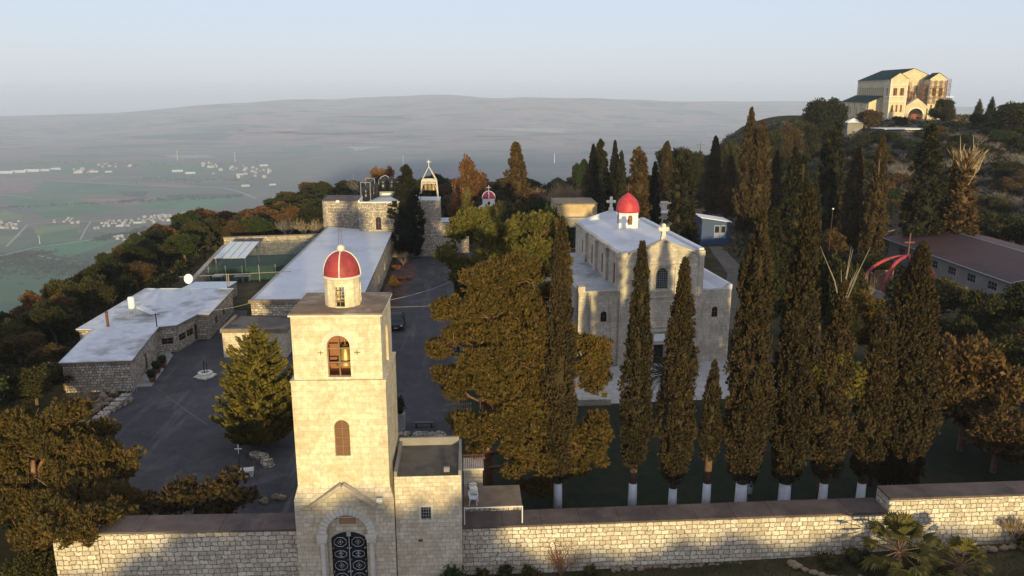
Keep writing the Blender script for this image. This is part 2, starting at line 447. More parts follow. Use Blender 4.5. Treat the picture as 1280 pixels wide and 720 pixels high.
# terrain material: scrubby soil on the mountain, field patchwork in the valley, dry hills beyond
m, nt, b = mat('mountain_and_valley')
tc = nt.nodes.new('ShaderNodeTexCoord'); ov = tc.outputs['Object']
sp = nt.nodes.new('ShaderNodeSeparateXYZ'); nt.links.new(ov, sp.inputs[0])
soil = ramp(nt, noise_(nt, ov, .22, 8, .65), [(.3,(.030,.032,.016)),(.5,(.055,.05,.028)),(.72,(.10,.078,.05))])
mp = nt.nodes.new('ShaderNodeMapping'); mp.inputs['Rotation'].default_value = (0,0,.22); mp.inputs['Scale'].default_value = (.0011,.0026,.001); nt.links.new(ov, mp.inputs[0])
vo = N_(nt, 'ShaderNodeTexVoronoi'); vo.distance = 'CHEBYCHEV'; vo.inputs['Scale'].default_value = 1; nt.links.new(mp.outputs[0], vo.inputs['Vector'])
sc = nt.nodes.new('ShaderNodeSeparateColor'); nt.links.new(vo.outputs['Color'], sc.inputs[0])
fields = ramp(nt, sc.outputs[0], [(0,(.020,.060,.030)),(.3,(.035,.085,.038)),(.42,(.07,.085,.04)),(.55,(.12,.078,.06)),(.7,(.03,.07,.03)),(.82,(.15,.10,.08)),(1,(.055,.075,.04))])
mp2 = nt.nodes.new('ShaderNodeMapping'); mp2.inputs['Rotation'].default_value = (0,0,-.3); mp2.inputs['Scale'].default_value = (.0045,.012,.001); nt.links.new(ov, mp2.inputs[0])
vo2 = N_(nt, 'ShaderNodeTexVoronoi'); vo2.distance = 'CHEBYCHEV'; vo2.inputs['Scale'].default_value = 1; nt.links.new(mp2.outputs[0], vo2.inputs['Vector'])
sc2 = nt.nodes.new('ShaderNodeSeparateColor'); nt.links.new(vo2.outputs['Color'], sc2.inputs[0])
fields = mixc(nt, .45, fields, ramp(nt, sc2.outputs[1], [(0,(.016,.05,.022)),(.5,(.05,.07,.033)),(.8,(.14,.09,.07)),(1,(.025,.055,.025))]))
fields = mixc(nt, 1.0, fields, ramp(nt, noise_(nt, ov, .004, 8, .7), [(.3,(.75,.75,.75)),(.7,(1.25,1.22,1.15))]), 'MULTIPLY')
mp3 = nt.nodes.new('ShaderNodeMapping'); mp3.inputs['Scale'].default_value = (.0006,.0014,.001); mp3.inputs['Rotation'].default_value = (0,0,.15); nt.links.new(ov, mp3.inputs[0])
hills = ramp(nt, noise_(nt, mp3.outputs[0], 1.6, 9, .66), [(.36,(.02,.045,.035)),(.44,(.12,.105,.075)),(.50,(.32,.21,.20)),(.55,(.19,.155,.15)),(.63,(.05,.085,.06))])
hills = mixc(nt, ramp(nt, sc2.outputs[2], [(.55,(0,0,0)),(.6,(.6,.6,.6))]), hills, (.34,.23,.19))
near_shade = N_(nt, 'ShaderNodeMapRange'); nt.links.new(sp.outputs[1], near_shade.inputs[0]); near_shade.inputs[1].default_value = 2100; near_shade.inputs[2].default_value = 3000; near_shade.inputs[3].default_value = 1.0; near_shade.inputs[4].default_value = 0.0  # mountain's shade on the near valley, put into the field colour
fields = mixc(nt, .12, fields, (.9,.8,.75))
fields = mixc(nt, math_(nt,'MULTIPLY',near_shade.outputs[0],.75), fields, mixc(nt, 1.0, (.030,.095,.040), ramp(nt, sc2.outputs[1], [(0,(.45,.5,.6)),(.5,(1,1,1)),(1,(1.7,1.5,1.4))]), 'MULTIPLY'))
yf = N_(nt, 'ShaderNodeMapRange'); nt.links.new(sp.outputs[1], yf.inputs[0]); yf.inputs[1].default_value = 5200; yf.inputs[2].default_value = 7200
low = mixc(nt, yf.outputs[0], fields, hills)
zf = N_(nt, 'ShaderNodeMapRange'); nt.links.new(sp.outputs[2], zf.inputs[0]); zf.inputs[1].default_value = -425; zf.inputs[2].default_value = -330
nearf = N_(nt, 'ShaderNodeMapRange'); nt.links.new(sp.outputs[1], nearf.inputs[0]); nearf.inputs[1].default_value = 2500; nearf.inputs[2].default_value = 2300
nt.links.new(mixc(nt, math_(nt,'MULTIPLY',zf.outputs[0],nearf.outputs[0]), low, soil), b.inputs['Base Color'])
b.inputs['Roughness'].default_value = 1; b.inputs['Specular IOR Level'].default_value = 0
kind(tb.build('terrain', m, smooth=True), 'structure')

def asphalt_mat():
    m, nt, b = mat('worn_asphalt'); tc = nt.nodes.new('ShaderNodeTexCoord'); v = tc.outputs['Object']
    col = ramp(nt, noise_(nt, v, .45, 8, .68), [(.3,(.026,.025,.027)),(.5,(.040,.038,.040)),(.7,(.062,.058,.057))])
    vo = nt.nodes.new('ShaderNodeTexVoronoi'); vo.inputs['Scale'].default_value = .13; nz = noise_(nt, v, .25, 4, .6, 1)
    ad = nt.nodes.new('ShaderNodeVectorMath'); ad.operation = 'MULTIPLY_ADD'; nt.links.new(nz, ad.inputs[0]); ad.inputs[1].default_value = (5,5,0); nt.links.new(v, ad.inputs[2]); nt.links.new(ad.outputs[0], vo.inputs['Vector'])
    sc = nt.nodes.new('ShaderNodeSeparateColor'); nt.links.new(vo.outputs['Color'], sc.inputs[0])
    col = mixc(nt, 1.0, col, ramp(nt, sc.outputs[0], [(0,(.72,.72,.74)),(.5,(1,1,1)),(1,(1.3,1.26,1.22))]), 'MULTIPLY')
    cr = nt.nodes.new('ShaderNodeTexVoronoi'); cr.feature = 'DISTANCE_TO_EDGE'; cr.inputs['Scale'].default_value = .28; nt.links.new(ad.outputs[0], cr.inputs['Vector'])
    col = mixc(nt, math_(nt,'MULTIPLY',ramp(nt, cr.outputs['Distance'], [(.0,(1,1,1)),(.02,(0,0,0))]),.7), col, (.016,.015,.015))
    mp = nt.nodes.new('ShaderNodeMapping'); mp.inputs['Scale'].default_value = (.9,.10,1); mp.inputs['Rotation'].default_value = (0,0,.5); nt.links.new(v, mp.inputs[0])
    col = mixc(nt, math_(nt,'MULTIPLY',ramp(nt, noise_(nt, mp.outputs[0], .8, 6, .65), [(.56,(0,0,0)),(.70,(1,1,1))]),.55), col, (.125,.115,.105))
    nt.links.new(col, b.inputs['Base Color']); b.inputs['Roughness'].default_value = .92
    bp = nt.nodes.new('ShaderNodeBump'); bp.inputs['Strength'].default_value = .2; bp.inputs['Distance'].default_value = .05; nt.links.new(noise_(nt, v, 3, 6, .7), bp.inputs['Height']); nt.links.new(bp.outputs[0], b.inputs['Normal'])
    return m
M['asphalt'] = asphalt_mat()
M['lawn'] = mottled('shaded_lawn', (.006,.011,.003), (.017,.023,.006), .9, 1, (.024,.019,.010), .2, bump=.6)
M['paving'] = stone('paving_slabs', (.40,.385,.36), (.50,.48,.45), (.26,.25,.24), .9, .6, .015, 0, 1, (.32,.30,.28), .4, .1)
M['bed'] = mottled('leaf_litter', (.07,.038,.03), (.13,.075,.055), 1.2, 1, (.045,.03,.025), .4, bump=.6)
M['path'] = mottled('gravel_path', (.085,.072,.058), (.14,.12,.095), .8, 1)
def sheet(name, poly, z, mt):
    q = MB(); q.face([(x, y, z) for x, y in poly]); return kind(q.build(name, mt), 'structure')
# the edges of the yard wander a little
def wander(poly, amp=.25, step=2.5, seed=0):
    out = []
    for k in range(len(poly)):
        a, b_ = Vector(poly[k]), Vector(poly[(k+1)%len(poly)]); n = max(1, int((b_-a).length/step)); d = (b_-a).normalized(); pr = Vector((-d.y, d.x))
        for j in range(n):
            q = a+(b_-a)*j/n; w = amp*noise.noise(Vector((q.x*.4+seed, q.y*.4, 0))) if j else 0
            out.append(tuple(q+pr*w))
    return out
sheet('yard', wander([(-22,47.5),(0,48),(-1.2,72),(.8,90),(1.5,110),(1,150),(-13.0,150),(-13.0,96.5),(-27,90),(-31,110),(-33,110),(-33.5,97),(-36,92),(-34.6,79),(-34.5,72),(-29,62)]), .0, M['asphalt'])
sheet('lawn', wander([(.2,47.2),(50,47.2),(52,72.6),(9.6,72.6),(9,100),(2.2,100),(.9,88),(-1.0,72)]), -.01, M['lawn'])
sheet('church_forecourt', [(8.6,72.8),(34,74.2),(33.3,84.4),(30,85.6),(11.0,83.5),(8.2,83.4)], .008, M['paving'])
sheet('garden_bed', wander([(-13.0,103),(-10.6,104),(-9.7,117),(-9.4,126),(-8.9,132),(-9.5,140),(-13.0,140)], .5), .012, M['bed'])
sheet('garden_path', wander([(31.5,84.7),(34.5,84.5),(39,105),(47,128),(50,153),(47.5,153),(43.5,129),(35,106)], .3), .006, M['path'])
M['grass_front'] = mottled('front_grass', (.022,.040,.012), (.05,.068,.022), .8, 1, (.07,.06,.035), .25, bump=.6)

# ------------------------------------------------------------------ gate tower
def build_tower():
    X0, Y0 = -7.65, 44.1
    t = thing('gate_tower', 'square pale limestone gate tower topped by a red dome with a ball', 'bell tower', (X0, Y0, 0), radians(-1.5))
    hb, hs, hf = 2.98, 2.74, 2.56
    D = 5.6
    # base storey with the portal
    b = MB(); door = (hb-1.17, hb+1.33, 0, 3.85, 1.25)
    b.panel((-hb,0), (1,0), (0,1), 2*hb, 0, 6.1, [door], .45, 0)
    b.panel((hb,0), (0,1), (-1,0), D, 0, 6.1); b.panel((-hb,0), (0,1), (1,0), D, 0, 6.1); b.panel((-hb,D), (1,0), (0,-1), 2*hb, 0, 6.1)
    for (a, c) in (((-hb,0),(hb,0)), ((hb,0),(hb,D)), ((hb,D),(-hb,D)), ((-hb,D),(-hb,0))):
        def inn(p): return (p[0]*hs/hb, .24 if p[1] == 0 else D-.24)
        q, r = inn(a), inn(c); b.face([(a[0],a[1],6.1),(c[0],c[1],6.1),(r[0],r[1],6.95),(q[0],q[1],6.95)])
    b.build('base_wall', M['ashlar_small'], t)
    # middle storey
    y0, y1 = .24, D-.24
    w2 = (hs+.06-.45, hs+.06+.45, 8.85, 10.72, .42)
    b = MB(); b.panel((-hs,y0), (1,0), (0,1), 2*hs, 6.95, 13.5, [w2], .3)
    b.panel((hs,y0), (0,1), (-1,0), y1-y0, 6.95, 13.5); b.panel((-hs,y0), (0,1), (1,0), y1-y0, 6.95, 13.5); b.panel((-hs,y1), (1,0), (0,-1), 2*hs, 6.95, 13.5)
    b.build('shaft_wall', M['ashlar'], t)
    window(t, 'window', (-hs,y0), (1,0), (0,1), w2, .2, M['window_metal'], M['wood'], 2, 4, .035)
    # sill course, a sloped ledge all round
    b = MB(); e = .14
    b.box(-hs-.04, y0-.04, 13.5, hs+.04, y1+.04, 13.62); b.build('sill_course', M['ashlar'], t)
    # belfry
    f0, f1 = .42, D-.42; fw = f1-f0
    wf = (hf+.08-.66, hf+.08+.66, 13.75, 15.62, .66); wr = (fw/2-.66, fw/2+.66, 13.75, 15.62, .66)
    b = MB(); dp = .38
    b.panel((-hf,f0), (1,0), (0,1), 2*hf, 13.62, 17.5, [wf], dp); b.panel((hf,f0), (0,1), (-1,0), fw, 13.62, 17.5, [wr], dp)
    b.panel((-hf,f0), (0,1), (1,0), fw, 13.62, 17.5, [wr], dp); b.panel((-hf,f1), (1,0), (0,-1), 2*hf, 13.62, 17.5, [wf], dp)
    b.build('belfry_wall', M['ashlar'], t)
    b = MB(); b.box(-hf+.4, f0+.4, 13.4, hf-.4, f1-.4, 13.7); b.box(-hf+.4,f0+1.7,13.7,hf-.4,f0+1.75,17.4); b.box(-hf+.4,f0+.4,13.7,-hf+.45,f0+1.7,17.4)
    b.build('belfry_lining', M['red_wood'], t)
    for nm, O, U, Nn, op in (('window',(-hf,f0),(1,0),(0,1),wf), ('window',(hf,f0),(0,1),(-1,0),wr), ('window',(-hf,f0),(0,1),(1,0),wr)):
        window(t, nm, O, U, Nn, op, .24, M['window_metal'], M['amber'], 2, 3, .05, pane=False)
    # archivolt rings around the belfry window
    b = MB(); c = .08
    for k in range(16):
        a0, a1 = pi*k/16, pi*(k+1)/16
        P = [(c-r*cos(a), f0-.025, 15.62+r*sin(a)) for a in (a0+.02, a1-.02) for r in (.69, .98)]
        b.face([P[0],P[1],P[3],P[2]])
    b.build('arch_surround', M['trim'], t)
    b = MB(); b.lathe(.3, 1.35, [(0,15.45),(.18,15.43),(.30,15.25),(.36,14.9),(.45,14.55),(.56,14.32),(.58,14.25),(.5,14.25)], 16)
    b.bar((.3,1.35,15.4),(.3,1.35,15.9),.05); b.build('bell', M['bell'], t, smooth=True)
    b = MB(); b.box(-hf+.4,1.25,15.8,hf-.4,1.45,16.0); b.box(-hf+.4,1.2,14.2,hf-.4,1.3,14.32); b.box(-.75,1.0,13.7,-.62,1.15,16.0); b.box(.8,1.8,13.7,.95,1.95,16.2)
    b.build('bell_beam', M['red_wood'], t)
    for x in (-.95, 1.15):
        b = MB(); b.box(x-.17,f0-.05,15.25,x+.17,f0-.004,15.275); b.box(x-.015,f0-.056,15.13,x+.015,f0-.007,15.38); b.build('tie_cross', M['rust'], t)
    # roof
    b = MB(); b.box(-hf-.09,f0-.09,17.5,hf+.09,f1+.09,17.62); b.build('roof', M['tower_roof'], t)
    b = MB(); b.box(-hf-.12,f0-.12,17.44,hf+.12,f0-.04,17.53); b.box(hf+.04,f0-.04,17.44,hf+.12,f1+.12,17.53); b.build('cornice', M['trim'], t)
    # lantern under the dome
    cx, cy_ = .12, 2.55
    b = MB(); n = 12; r = 1.06
    openings = {9, 0, 6, 3}
    for k in range(n):
        a0 = 2*pi*(k-.5)/n; a1 = 2*pi*(k+.5)/n
        p0 = (cx+r*cos(a0), cy_+r*sin(a0)); p1 = (cx+r*cos(a1), cy_+r*sin(a1))
        z0, z1 = 17.62, 19.3
        w = hypot(p1[0]-p0[0], p1[1]-p0[1]); U = ((p1[0]-p0[0])/w, (p1[1]-p0[1])/w); mid = Vector((cx-(p0[0]+p1[0])/2, cy_-(p0[1]+p1[1])/2)).normalized()
        if k in openings: b.panel(p0, U, mid, w, z0, z1, [(0.0, w, z0+.08, z1-.42, 0)], .16)
        else: b.panel(p0, U, mid, w, z0, z1)
        for rr in (r-.16,):
            q0 = (cx+rr*cos(a0), cy_+rr*sin(a0)); q1 = (cx+rr*cos(a1), cy_+rr*sin(a1))
            if k not in openings: b.panel(q0, U, mid, hypot(q1[0]-q0[0],q1[1]-q0[1]), z0, z1)
    b.build('lantern', M['ashlar'], t)
    b = MB()
    for k in (9, 0, 6):
        b = MB()
        a = 2*pi*k/12; d = Vector((cos(a), sin(a), 0)); s_ = Vector((-sin(a), cos(a), 0)); c0 = Vector((cx,cy_,0))+d*(r-.08)
        b.bar(c0+Vector((0,0,17.7)), c0+Vector((0,0,18.9)), .03)
        for z in (18.0,18.4): b.bar(c0-s_*.25+Vector((0,0,z)), c0+s_*.25+Vector((0,0,z)), .03)
        b.build('lantern_grille', M['window_metal'], t)
    b = MB(); b.lathe(cx, cy_, [(1.0,19.28),(1.13,19.3),(1.16,19.36),(1.13,19.43),(1.02,19.44)], 32); b.build('dome_cornice', M['trim'], t, smooth=True)
    prof = [(1.07*cos(a)**.92, 19.42+1.42*sin(a)) for a in [pi/2*k/14 for k in range(14)]]+[(.05,20.85)]
    b = MB(); b.lathe(cx, cy_, prof, 32); b.build('dome', M['red'], t, smooth=True)
    for k in range(4):
        a = pi/2*k-pi/2+.02; pts = [(cx+(rr+.015)*cos(a), cy_+(rr+.015)*sin(a), z) for rr, z in prof]
        b = MB(); b.tube(pts, .045, 6); b.build('dome_rib', M['trim'], t)
    b = MB(); b.ball((cx,cy_,20.97),.24,.24,.23,16,10); b.lathe(cx,cy_,[(.28,20.7),(.2,20.8),(.12,20.82)],16); b.build('ball_finial', M['trim'], t, smooth=True)
    b = MB(); P = Vector((cx,cy_,0))
    for dx_ in (-.09,.0,.09): b.bar(P+Vector((dx_*1.4,0,21.15)), P+Vector((dx_*.6,0,22.5)), .009)
    
    b.bar(P+Vector((-.22,0,22.25)), P+Vector((.22,0,22.25)), .014); b.build('cross', M['rust'], t)
    # portal
    b = MB(); ap = (-.07, 7.05); th = .16
    def rake(x0,z0,x1,z1):
        d = Vector((x1-x0,0,z1-z0)); L = d.length; d.normalize(); up = Vector((-d.z,0,d.x)); up = up if up.z > 0 else -up
        for (off, h, out) in ((0,.17,.30),(-.10,.10,.17)):
            A = Vector((x0,0,z0))+up*off; Bp = Vector((x1,0,z1))+up*off
            q = [A, Bp, Bp+up*h, A+up*h]; y = -out
            b.face([(v.x,y,v.z) for v in q]); b.face([(q[0].x,y,q[0].z),(q[1].x,y,q[1].z),(q[1].x,.0,q[1].z),(q[0].x,.0,q[0].z)])
            b.face([(q[3].x,y,q[3].z),(q[2].x,y,q[2].z),(q[2].x,.12,q[2].z),(q[3].x,.12,q[3].z)])
            for v, w in ((q[0],q[3]),(q[1],q[2])): b.face([(v.x,y,v.z),(w.x,y,w.z),(w.x,0,w.z),(v.x,0,v.z)])
    rake(-1.95,5.72,ap[0],ap[1]); rake(1.85,5.72,ap[0],ap[1]); rake(-2.65,5.6,-1.93,5.62); rake(1.83,5.62,2.45,5.6)
    b.build('portal_gable', M['church_trim'], t)
    b = MB()
    for k in range(17):
        a0, a1 = pi*k/17, pi*(k+1)/17
        P = [(.08-r_*cos(a), -.05, 3.85+r_*sin(a)) for a in (a0+.012, a1-.012) for r_ in (1.25, 1.72)]
        b.face([P[0],P[1],P[3],P[2]]); b.face([P[1],P[3],(P[3][0],0,P[3][2]),(P[1][0],0,P[1][2])]); b.face([P[0],P[2],(P[2][0],.2,P[2][2]),(P[0][0],.2,P[0][2])])
    b.build('portal_arch', M['trim'], t)
    for x in (.08-1.48, .08+1.48):
        b = MB(); b.lathe(x, -.1, [(.2,0),(.2,.25),(.155,.3),(.15,3.3),(.19,3.36)], 14); b.box(x-.27,-.3,3.38,x+.27,.0,3.62); b.box(x-.32,-.34,3.62,x+.32,.0,3.8)
        b.build('portal_column', M['trim'], t, smooth=False)
    b = MB(); b.panel((-1.17,.42),(1,0),(0,1),2.5,0,3.85,[(.17,2.33,0,3.3,.42)],.2); top = arch_pts(-1.17,1.33,3.85,1.25,14)
    b.face([(u,.42,z) for u,z in top]); b.build('tympanum', M['ashlar_small'], t)
    b = MB(); b.box(-.52,.34,4.2,.68,.42,4.78); b.build('stone_plaque', M['trim'], t)
    b = MB(); b.box(-.44,.325,4.28,.60,.345,4.70); b.build('plaque_panel', plain('plaque_orange_stone',(.36,.19,.09),.8), t)
    # two iron leaves with silver ornament
    for sgn in (-1, 1):
        x0, x1 = (.08-1.07, .065) if sgn < 0 else (.095, .08+1.07)
        b = MB(); pts = [(x0,.5,0),(x1,.5,0)]+[(u,.5,z) for u,z in reversed(arch_pts(.08-1.08,.08+1.08,3.3,.42,16)) if x0-.001 <= u <= x1+.001]
        b.face(pts); leaf = b.build('gate_leaf', M['black_iron'], t)
        g = MB(); cxx = (x0+x1)/2; y = .47
        def ring(cz, rx, rz, n, ph=0, rr=.014):
            P = [(cxx+rx*cos(2*pi*k/n+ph), y, cz+rz*sin(2*pi*k/n+ph)) for k in range(n)]; g.tube(P+[P[0]], rr, 4)
        for cz, n in ((2.98,4),(2.15,2),(1.35,4),(.5,4)):
            ring(cz, .40, .33 if n == 4 else .24, 8, pi/8, .017)
            if n == 4: ring(cz, .17, .19, 4, 0); g.ball((cxx,y,cz),.05,.03,.07,6,4)
            else:
                g.bar((cxx,y,cz-.17),(cxx,y,cz+.22),.02); g.bar((cxx-.15,y,cz+.02),(cxx+.15,y,cz+.02),.016); g.bar((cxx-.09,y,cz+.12),(cxx+.09,y,cz+.12),.014); g.bar((cxx-.1,y,cz-.12),(cxx+.1,y,cz-.15),.014)
            for sx in (-.44,.44):
                for sz in (-.4,.4): g.bar((cxx+sx-.05,y,cz+sz-.03),(cxx+sx+.03,y,cz+sz+.04),.018)
        g.tube([(x0 if sgn>0 else x1,y,.05),(x0 if sgn>0 else x1,y,3.6)],.018,4); g.build('gate_ornament', M['silver'], leaf)
    b = MB(); b.box(-.05,.42,3.4,.21,.47,3.68); b.build('gate_crest', M['silver'], t)
    b = MB(); b.box(2.0,-.42,6.12,2.34,-.24,6.30); b.bar((2.17,-.24,6.16),(2.17,.1,6.1),.03); b.build('floodlight', M['plastic_white'], t)
build_tower()

# gatehouse wing
def build_wing():
    t = thing('gatehouse_wing', 'low flat roofed stone wing with a small barred window, against the gate tower', 'gatehouse', (-4.62, 44.22, 0))
    W, D, H = 4.02, 4.5, 7.45
    op = (1.55, 2.15, 4.55, 5.4, 0)
    b = MB(); b.panel((0,0),(1,0),(0,1),W,0,H,[op],.3); b.panel((W,0),(0,1),(-1,0),D,0,H); b.panel((0,D),(1,0),(0,-1),W,0,H); b.panel((0,0),(0,1),(1,0),D,0,H)
    b.build('wall', M['ashlar_small'], t)
    b = MB(); b.box(0.02,.02,H-.1,W-.02,D-.02,H+.02); b.build('roof', M['annex_roof'], t)
    b = MB(); b.box(W-.16,0,H+.02,W,D,H+.32); b.box(0,D-.2,H+.02,W-.16,D,H+.55); b.box(0,.0,H+.0,.18,D-.2,H+.35); b.build('parapet', M['plaster'], t)
    b = MB()
    u0,u1,z0,z1 = op[0],op[1],op[2],op[3]
    for (a,c,d,e) in ((u0-.15,u1+.15,z1,z1+.16),(u0-.15,u1+.15,z0-.16,z0),(u0-.15,u0,z0,z1),(u1,u1+.15,z0,z1)): b.box(a,-.03,d,c,.0,e)
    b.build('window_surround', M['trim'], t)
    window(t,'window',(0,0),(1,0),(0,1),op,.18,M['grey_metal'],M['dark'],4,4,.025)
    b = MB(); b.box(W-1.05,.42,H+.02,W-.7,.62,H+.32); b.build('roof_box', M['plaster'], t)
    b = MB(); b.box(1.35,-.06,3.1,1.6,.0,3.22); b.build('vent_spout', M['rust'], t)
build_wing()

# ------------------------------------------------------------------ boundary walls
def wall(label, x0, x1, y0, y1, z0, z1, coping=True, th=.14, ground=-1.0, skew=0):
    t = thing('boundary_wall', label, 'wall', (x0, y0, 0))
    W, D = x1-x0, y1-y0
    b = MB()
    n = max(2, int(W/.8))
    for k in range(n):
        a, c = W*k/n, W*(k+1)/n
        za, zc = z0+(z1-z0)*k/n, z0+(z1-z0)*(k+1)/n
        b.face([(a,0,ground),(c,0,ground),(c,0,zc),(a,0,za)]); b.face([(a,D,ground),(c,D,ground),(c,D,zc),(a,D,za)]); b.face([(a,0,za),(c,0,zc),(c,D,zc),(a,D,za)])
    b.face([(0,0,ground),(0,D,ground),(0,D,z0),(0,0,z0)]); b.face([(W,0,ground),(W,D,ground),(W,D,z1),(W,0,z1)])
    b.build('masonry', M['rubble'], t)
    if coping:
        b = MB(); n = max(1, int(W/2.4))
        for k in range(n):
            a, c = W*k/n+.01, W*(k+1)/n-.01; za, zc = z0+(z1-z0)*k/n+.004, z0+(z1-z0)*(k+1)/n+.004
            j = rng.uniform(-.012,.012)
            P = [(a,-.06,za),(c,-.06,zc),(c,D+.05,zc),(a,D+.05,za)]; T = [(q[0],q[1],q[2]+th+j) for q in P]
            b.face(T); 
            for i in range(4): b.face([P[i],P[(i+1)%4],T[(i+1)%4],T[i]])
        b.build('coping', M['coping'], t)
    return t
wall('sunlit rubble stone boundary wall running left from the gate tower under a brown coping', -22.75, -10.65, 45.0, 46.9, 3.75, 3.6)
wall('higher end block of rubble wall beneath the pine, without a coping', -25.4, -22.76, 44.9, 45.9, 4.25, 4.2, False)
wall('long low rubble boundary wall between the gatehouse and the raised wall section', -.58, 26.85, 45.3, 47.1, 3.2, 3.42)
wall('raised section of rubble boundary wall behind the fan palms', 26.9, 48, 45.3, 46.95, 4.35, 4.5)
# ------------------------------------------------------------------ terrace, balcony, chairs
t = thing('terrace', 'small paved terrace with a thin white railing behind the low wall beside the gatehouse', 'terrace', (-.5,47.15,0))
MB().box(.02,0,0,3.75,2.7,3.6).build('masonry', M['rubble_dark'], t); MB().box(0,-.02,3.6,3.8,2.75,3.72).build('floor', M['coping_lt'], t)
b = MB(); y = -1.6
for x in (.05,3.7): b.bar((x,y,3.35),(x,y,4.55),.035)
b.bar((.05,y,4.5),(3.7,y,4.5),.035); b.build('railing', M['white'], t)
t = thing('balcony', 'small stair landing with brown iron railing behind the gatehouse wing', 'balcony', (-.55,50.2,0))
MB().box(.05,.3,0,1.35,1.9,4.6).build('masonry', M['ashlar_small'], t); MB().box(0,.25,4.6,1.42,1.95,4.75).build('landing', M['trim'], t)
b = MB()
for k in range(11): b.bar((.06+.13*k,.28,4.75),(.06+.13*k,.28,5.75),.02)
b.bar((.0,.28,5.75),(1.4,.28,5.75),.03); b.bar((1.38,.28,5.75),(1.38,1.9,5.75),.03); b.build('railing', M['rust'], t)
def chair(loc, rz, label, zoff=0):
    t = thing('plastic_chair', label, 'chair', loc, rz, 'stacked white plastic chairs on the terrace')
    b = MB(); b.box(-.24,-.24,.42,.24,.24,.46); b.build('seat', M['plastic_white'], t)
    b = MB()
    pts = arch_pts(-.24,.24,.75,.2,8); b.face([(-.22,.24,.46),(.22,.24,.46)]+[(u,.32,z) for u,z in reversed(pts)]); b.face([(-.22,.27,.46),(.22,.27,.46)]+[(u,.35,z) for u,z in reversed(pts)]); b.build('backrest', M['plastic_white'], t)
    for sx in (-1,1):
        b = MB(); b.tube([(sx*.25,.26,.66),(sx*.28,-.1,.66),(sx*.27,-.24,.6),(sx*.26,-.24,.44)],.03,5); b.build('armrest', M['plastic_white'], t)
        for sy in (-.22,.22): MB().tube([(sx*.22,sy,.43),(sx*.26,sy*1.15,0)],.028,5).build('leg', M['plastic_white'], t)
for k in range(4): chair((.12,48.05,3.72+.13*k), 1.7, ['lowest','second','third','topmost'][k]+' white plastic chair of the stack on the terrace')
chair((.15,47.5,3.72), 1.4, 'single white plastic chair in front of the stack on the terrace')

# ------------------------------------------------------------------ generic flat roofed polygon building
def poly_building(t, poly, z0, z1, mwall, mroof, over=.18, slab=.16, mslab=None, ops={}, depth=.25, winmat='wood', lip=True):
    n = len(poly); b = MB(); wins = []
    area = sum(poly[k][0]*poly[(k+1)%n][1]-poly[(k+1)%n][0]*poly[k][1] for k in range(n))
    for k in range(n):
        a, c = Vector(poly[k]), Vector(poly[(k+1)%n]); w = (c-a).length; U = (c-a)/w; Nn = Vector((-U.y, U.x)) if area > 0 else Vector((U.y, -U.x))
        o = ops.get(k, []); b.panel(a, U, Nn, w, z0, z1, o, depth); wins += [(a,U,Nn,q) for q in o]
    b.build('wall', mwall, t)
    # roof slab with an overhang
    out = []
    for k in range(n):
        p0, p1, p2 = Vector(poly[k-1]), Vector(poly[k]), Vector(poly[(k+1)%n])
        d1 = (p1-p0).normalized(); d2 = (p2-p1).normalized(); s = 1 if area > 0 else -1
        n1 = Vector((d1.y,-d1.x))*s; n2 = Vector((d2.y,-d2.x))*s; bis = (n1+n2); bis /= max(.35, bis.dot(n1)); out.append(tuple(p1+bis*over))
    MB().prism(out, z1, z1+slab, 0).build('roof_edge', mslab or M['coping_lt'], t)
    q = MB(); q.face([(x,y,z1+slab+.012) for x,y in out]); q.build('roof', mroof, t)
    if lip:
        b = MB()
        for k in range(n): b.tube([(out[k][0],out[k][1],z1+slab+.03),(out[(k+1)%n][0],out[(k+1)%n][1],z1+slab+.03)],.06,4)
        b.build('roof_lip', mroof, t)
    for (a,U,Nn,q) in wins: window(t,'window',a,U,Nn,q,depth*.8,M[winmat],M['glass'],2,2,.04)
    return out
def loc_poly(pts, o): return [(x-o[0], y-o[1]) for x, y in pts]

# low L-shaped house on the left of the yard
o = (-40.5, 90.0)
pl = loc_poly([(-41.2,79.2),(-34.6,79.5),(-36.3,91.5),(-34.4,92.1),(-33.5,96.8),(-32.1,96.8),(-32.7,109.4),(-44.5,110),(-44.9,91),(-43.1,90.9)], o)
t = thing('stone_house', 'low rambling stone house with a stained white flat roof at the left of the yard', 'house', (o[0],o[1],0))
poly_building(t, pl, -1.5, 3.05, M['rubble_dark'], M['white_roof_dirty'], .22, .2, M['coping_lt'],
    {2:[(.35,1.6,1.0,1.75,0)], 3:[(.5,2.1,1.0,1.85,0),(2.3,3.8,1.0,1.85,0),(4.0,4.75,0.05,2.1,0)], 1:[(5.6,6.5,0.05,2.05,0)], 5:[(3.0,4.2,.9,1.9,0),(7.0,8.2,.9,1.9,0)]})
def local_strip(mt, pts, r, name='drain_pipe'): b = MB(); b.tube(pts, r, 5); return b.build(name, mt, t)
local_strip(M['rust'], [(4.35,1.6,3.05),(4.35,1.62,.1)], .06); local_strip(M['grey_metal'], [(5.3,-9.6,2.5),(3.9,.2,2.55)], .07)
MB().lathe(-1.5,1.9,[(.16,3.25),(.16,4.9),(.2,4.9),(.2,5.05),(0,5.06)],10).build('chimney_pipe', M['rust'], t)
b = MB(); b.box(4.2,1.35,3.2,4.3,1.45,4.9); b.bar((3.8,1.4,4.75),(4.7,1.4,4.75),.03)
for dx_ in (-.4,-.15,.15,.4): b.bar((4.25+dx_,1.15,4.75),(4.25+dx_,1.65,4.75),.02)
b.build('aerial', M['rust'], t)
MB().prism(loc_poly([(-34.7,80.2),(-33.1,80.4),(-34.4,90.4),(-35.4,92.0),(-36.2,91.4)],o),-.5,.12).build('doorstep', M['concrete'], t)
